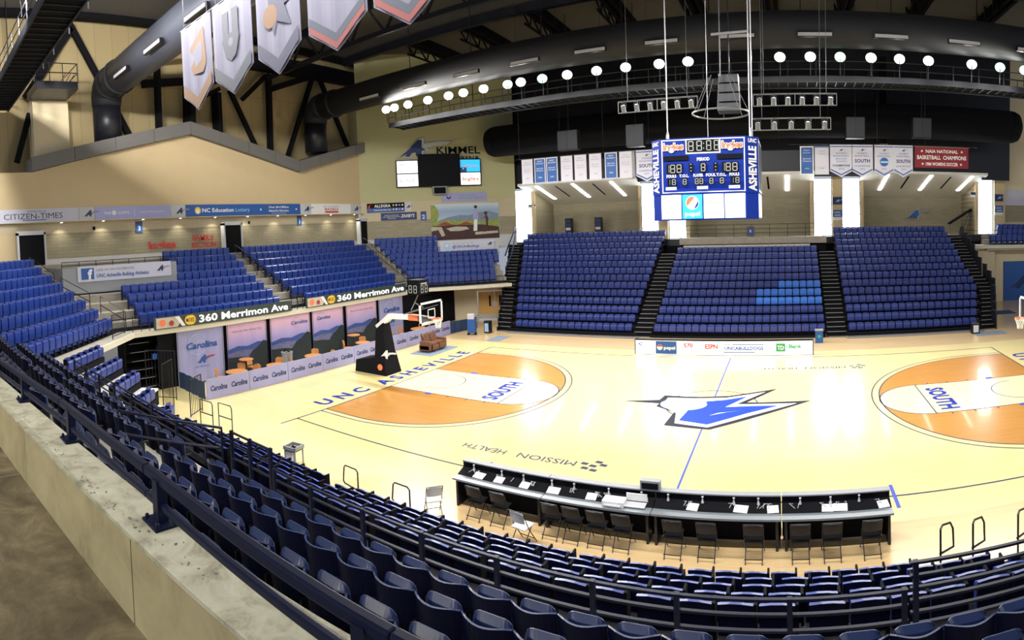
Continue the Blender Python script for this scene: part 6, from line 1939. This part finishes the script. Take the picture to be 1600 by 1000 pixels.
# end section aisle rails
def stair_rail(p, q, zp, zq, lab):
    tube_thing('stair_handrail', lab, 'handrail', [[(*p, zp), (*p, zp + .95), (*q, zq + .95), (*q, zq)], [(*p, zp + .5), (*q, zq + .5)]], .025, 'blacksteel')
stair_rail((-14.6, -7.0), (-12.6, -6.1), 6.0, 5.0, 'dark stair handrail below the southwest doorway')
stair_rail((-12.0, -5.9), (-10.2, -4.9), 4.8, 4.0, 'dark stair handrail beside the press platform')
stair_rail((-10.0, -4.4), (-8.6, -3.6), 3.8, 3.05, 'dark stair handrail at the foot of the southwest aisle')
stair_rail((-14.8, 7.3), (-12.6, 7.3), 6.0, 5.0, 'dark stair handrail below the middle doorway')
stair_rail((-12.4, 7.3), (-8.4, 7.3), 4.9, 3.05, 'long dark stair handrail between family and middle sections')
stair_rail((-14.8, 20.1), (-12.8, 19.4), 6.0, 5.1, 'dark stair handrail below the north doorway')
stair_rail((-12.4, 19.2), (-8.6, 18.4), 4.9, 3.05, 'long dark stair handrail between middle and northwest sections')
for (ya, yb, lab) in ((6.3, 7.15, 'short railing of bars between the two ribbon boards'), (17.0, 18.4, 'short railing of bars at the north end of the ribbon boards'), (-3.6, -2.7, 'short railing of bars at the south end of the ribbon boards')):
    t_ = thing('ledge_railing', lab, 'railing', (-7.75, ya, 3.05), H90)
    for z_ in (.15, .3, .45, .6, .8):
        MB().tube([(0, 0, z_), (yb - ya, 0, z_)], .018, n=4).build('rail', ['blacksteel'], t_)
    for x in (0, (yb - ya) / 2, yb - ya):
        MB().tube([(x, 0, 0), (x, 0, .8)], .02, n=4).build('post', ['blacksteel'], t_)
t_ = thing('ledge_railing', 'long low railing of bars before the northwest corner seats', 'railing', (-7.8 + S2 * .2, 18.5 + S2 * .2, 3.05), PI / 4)
for z_ in (.12, .28, .44, .6):
    MB().tube([(0, 0, z_), (6.2, 0, z_)], .018, n=4).build('rail', ['blacksteel'], t_)
for k in range(6):
    MB().tube([(1.24 * k, 0, 0), (1.24 * k, 0, .6)], .02, n=4).build('post', ['blacksteel'], t_)

t_ = thing('side_handrail', 'curved dark handrail beside the west stair flight of the far bleachers', 'handrail', (-5.3, 27.8, 0))
MB().tube([(0.6, -1.8, 4.0), (.2, 0, 4.9), (-.6, 2.3, 6.3), (-.7, 2.6, 7.3), (-.3, 1.6, 6.9), (.3, -.6, 5.8), (.6, -1.8, 5.0)], .06, n=6).build('rail', ['signnavy'], t_)

# parapet rail: posts on plates, two square pipes
pr_ = thing('parapet_rail', 'dark navy double pipe rail on bolted posts along the parapet', 'railing', (12.3, -12.75, 5.585))
o0 = Vector((12.3, -12.75, 5.585))
path = [(3.0, -13.6), (7.0, -13.28), (10.0, -12.97), (12.3, -12.77), (14.1, -12.71), (16.1, -12.69), (18.2, -12.66)]
def pl(z_, w_, h_):
    m_ = MB()
    for a_, b_ in zip(path, path[1:]):
        m_.bar(tuple(Vector((*a_, z_)) - o0), tuple(Vector((*b_, z_)) - o0), w_, h_)
    return m_
pl(5.86, .055, .060).build('top_pipe', ['rail'], pr_, bevel=.012)
pl(5.695, .04, .045).build('lower_pipe', ['rail'], pr_, bevel=.01)
for x, y_ in ((6.2, -13.33), (7.9, -13.2), (9.55, -13.03), (11.07, -12.87), (12.56, -12.76), (14.28, -12.71), (15.95, -12.69)):
    b = Vector((x, y_, 5.585)) - o0
    p_ = MB().box(b.x - .035, b.x + .035, b.y - .035, b.y + .035, 0, .27).build('post', ['rail'], pr_)
    q_ = MB().box(b.x - .10, b.x + .10, b.y - .085, b.y + .085, 0, .016)
    for sx in (-.075, .075):
        for sy in (-.06, .06):
            q_.lathe([(.013, 0), (.013, .03), (.006, .035)], 0, 6, T=Matrix.Translation((b.x + sx, b.y + sy, .01)))
    q_.build('base_plate', ['rail'], pr_)

# unseen fill lamps added behind the camera to brighten the parapet and walkway
for i, (x, y_, z_, rz, e_, lab) in enumerate(((11, -15.4, 8.6, 0, 120, 'above the walkway west of the camera'), (15, -15.6, 8.6, 0, 90, 'above the walkway behind the camera'))):
    t_ = thing('fill_lamp', 'added fill lamp ' + lab, 'light', (x, y_, z_), rz)
    MB().box(-.7, .7, -.08, .08, .02, .08).build('housing', ['white2'], t_)
    MB().box(-.65, .65, -.06, .06, 0, .02).build('diffuser', ['strip'], t_)
    MB().tube([(-.5, 0, .08), (-.5, 0, 13.98)], .012, n=4).tube([(.5, 0, .08), (.5, 0, 13.98)], .012, n=4).build('hanger', ['galv'], t_)
    l_ = bpy.data.lights.new('lamp_glow', 'AREA')
    l_.shape = 'RECTANGLE'
    l_.size, l_.size_y = 1.3, .12
    l_.energy = e_
    l_.color = (1, .93, .78)
    lo = bpy.data.objects.new('lamp_glow', l_)
    C.objects.link(lo)
    lo.parent = t_
    lo.location = (0, 0, -.02)
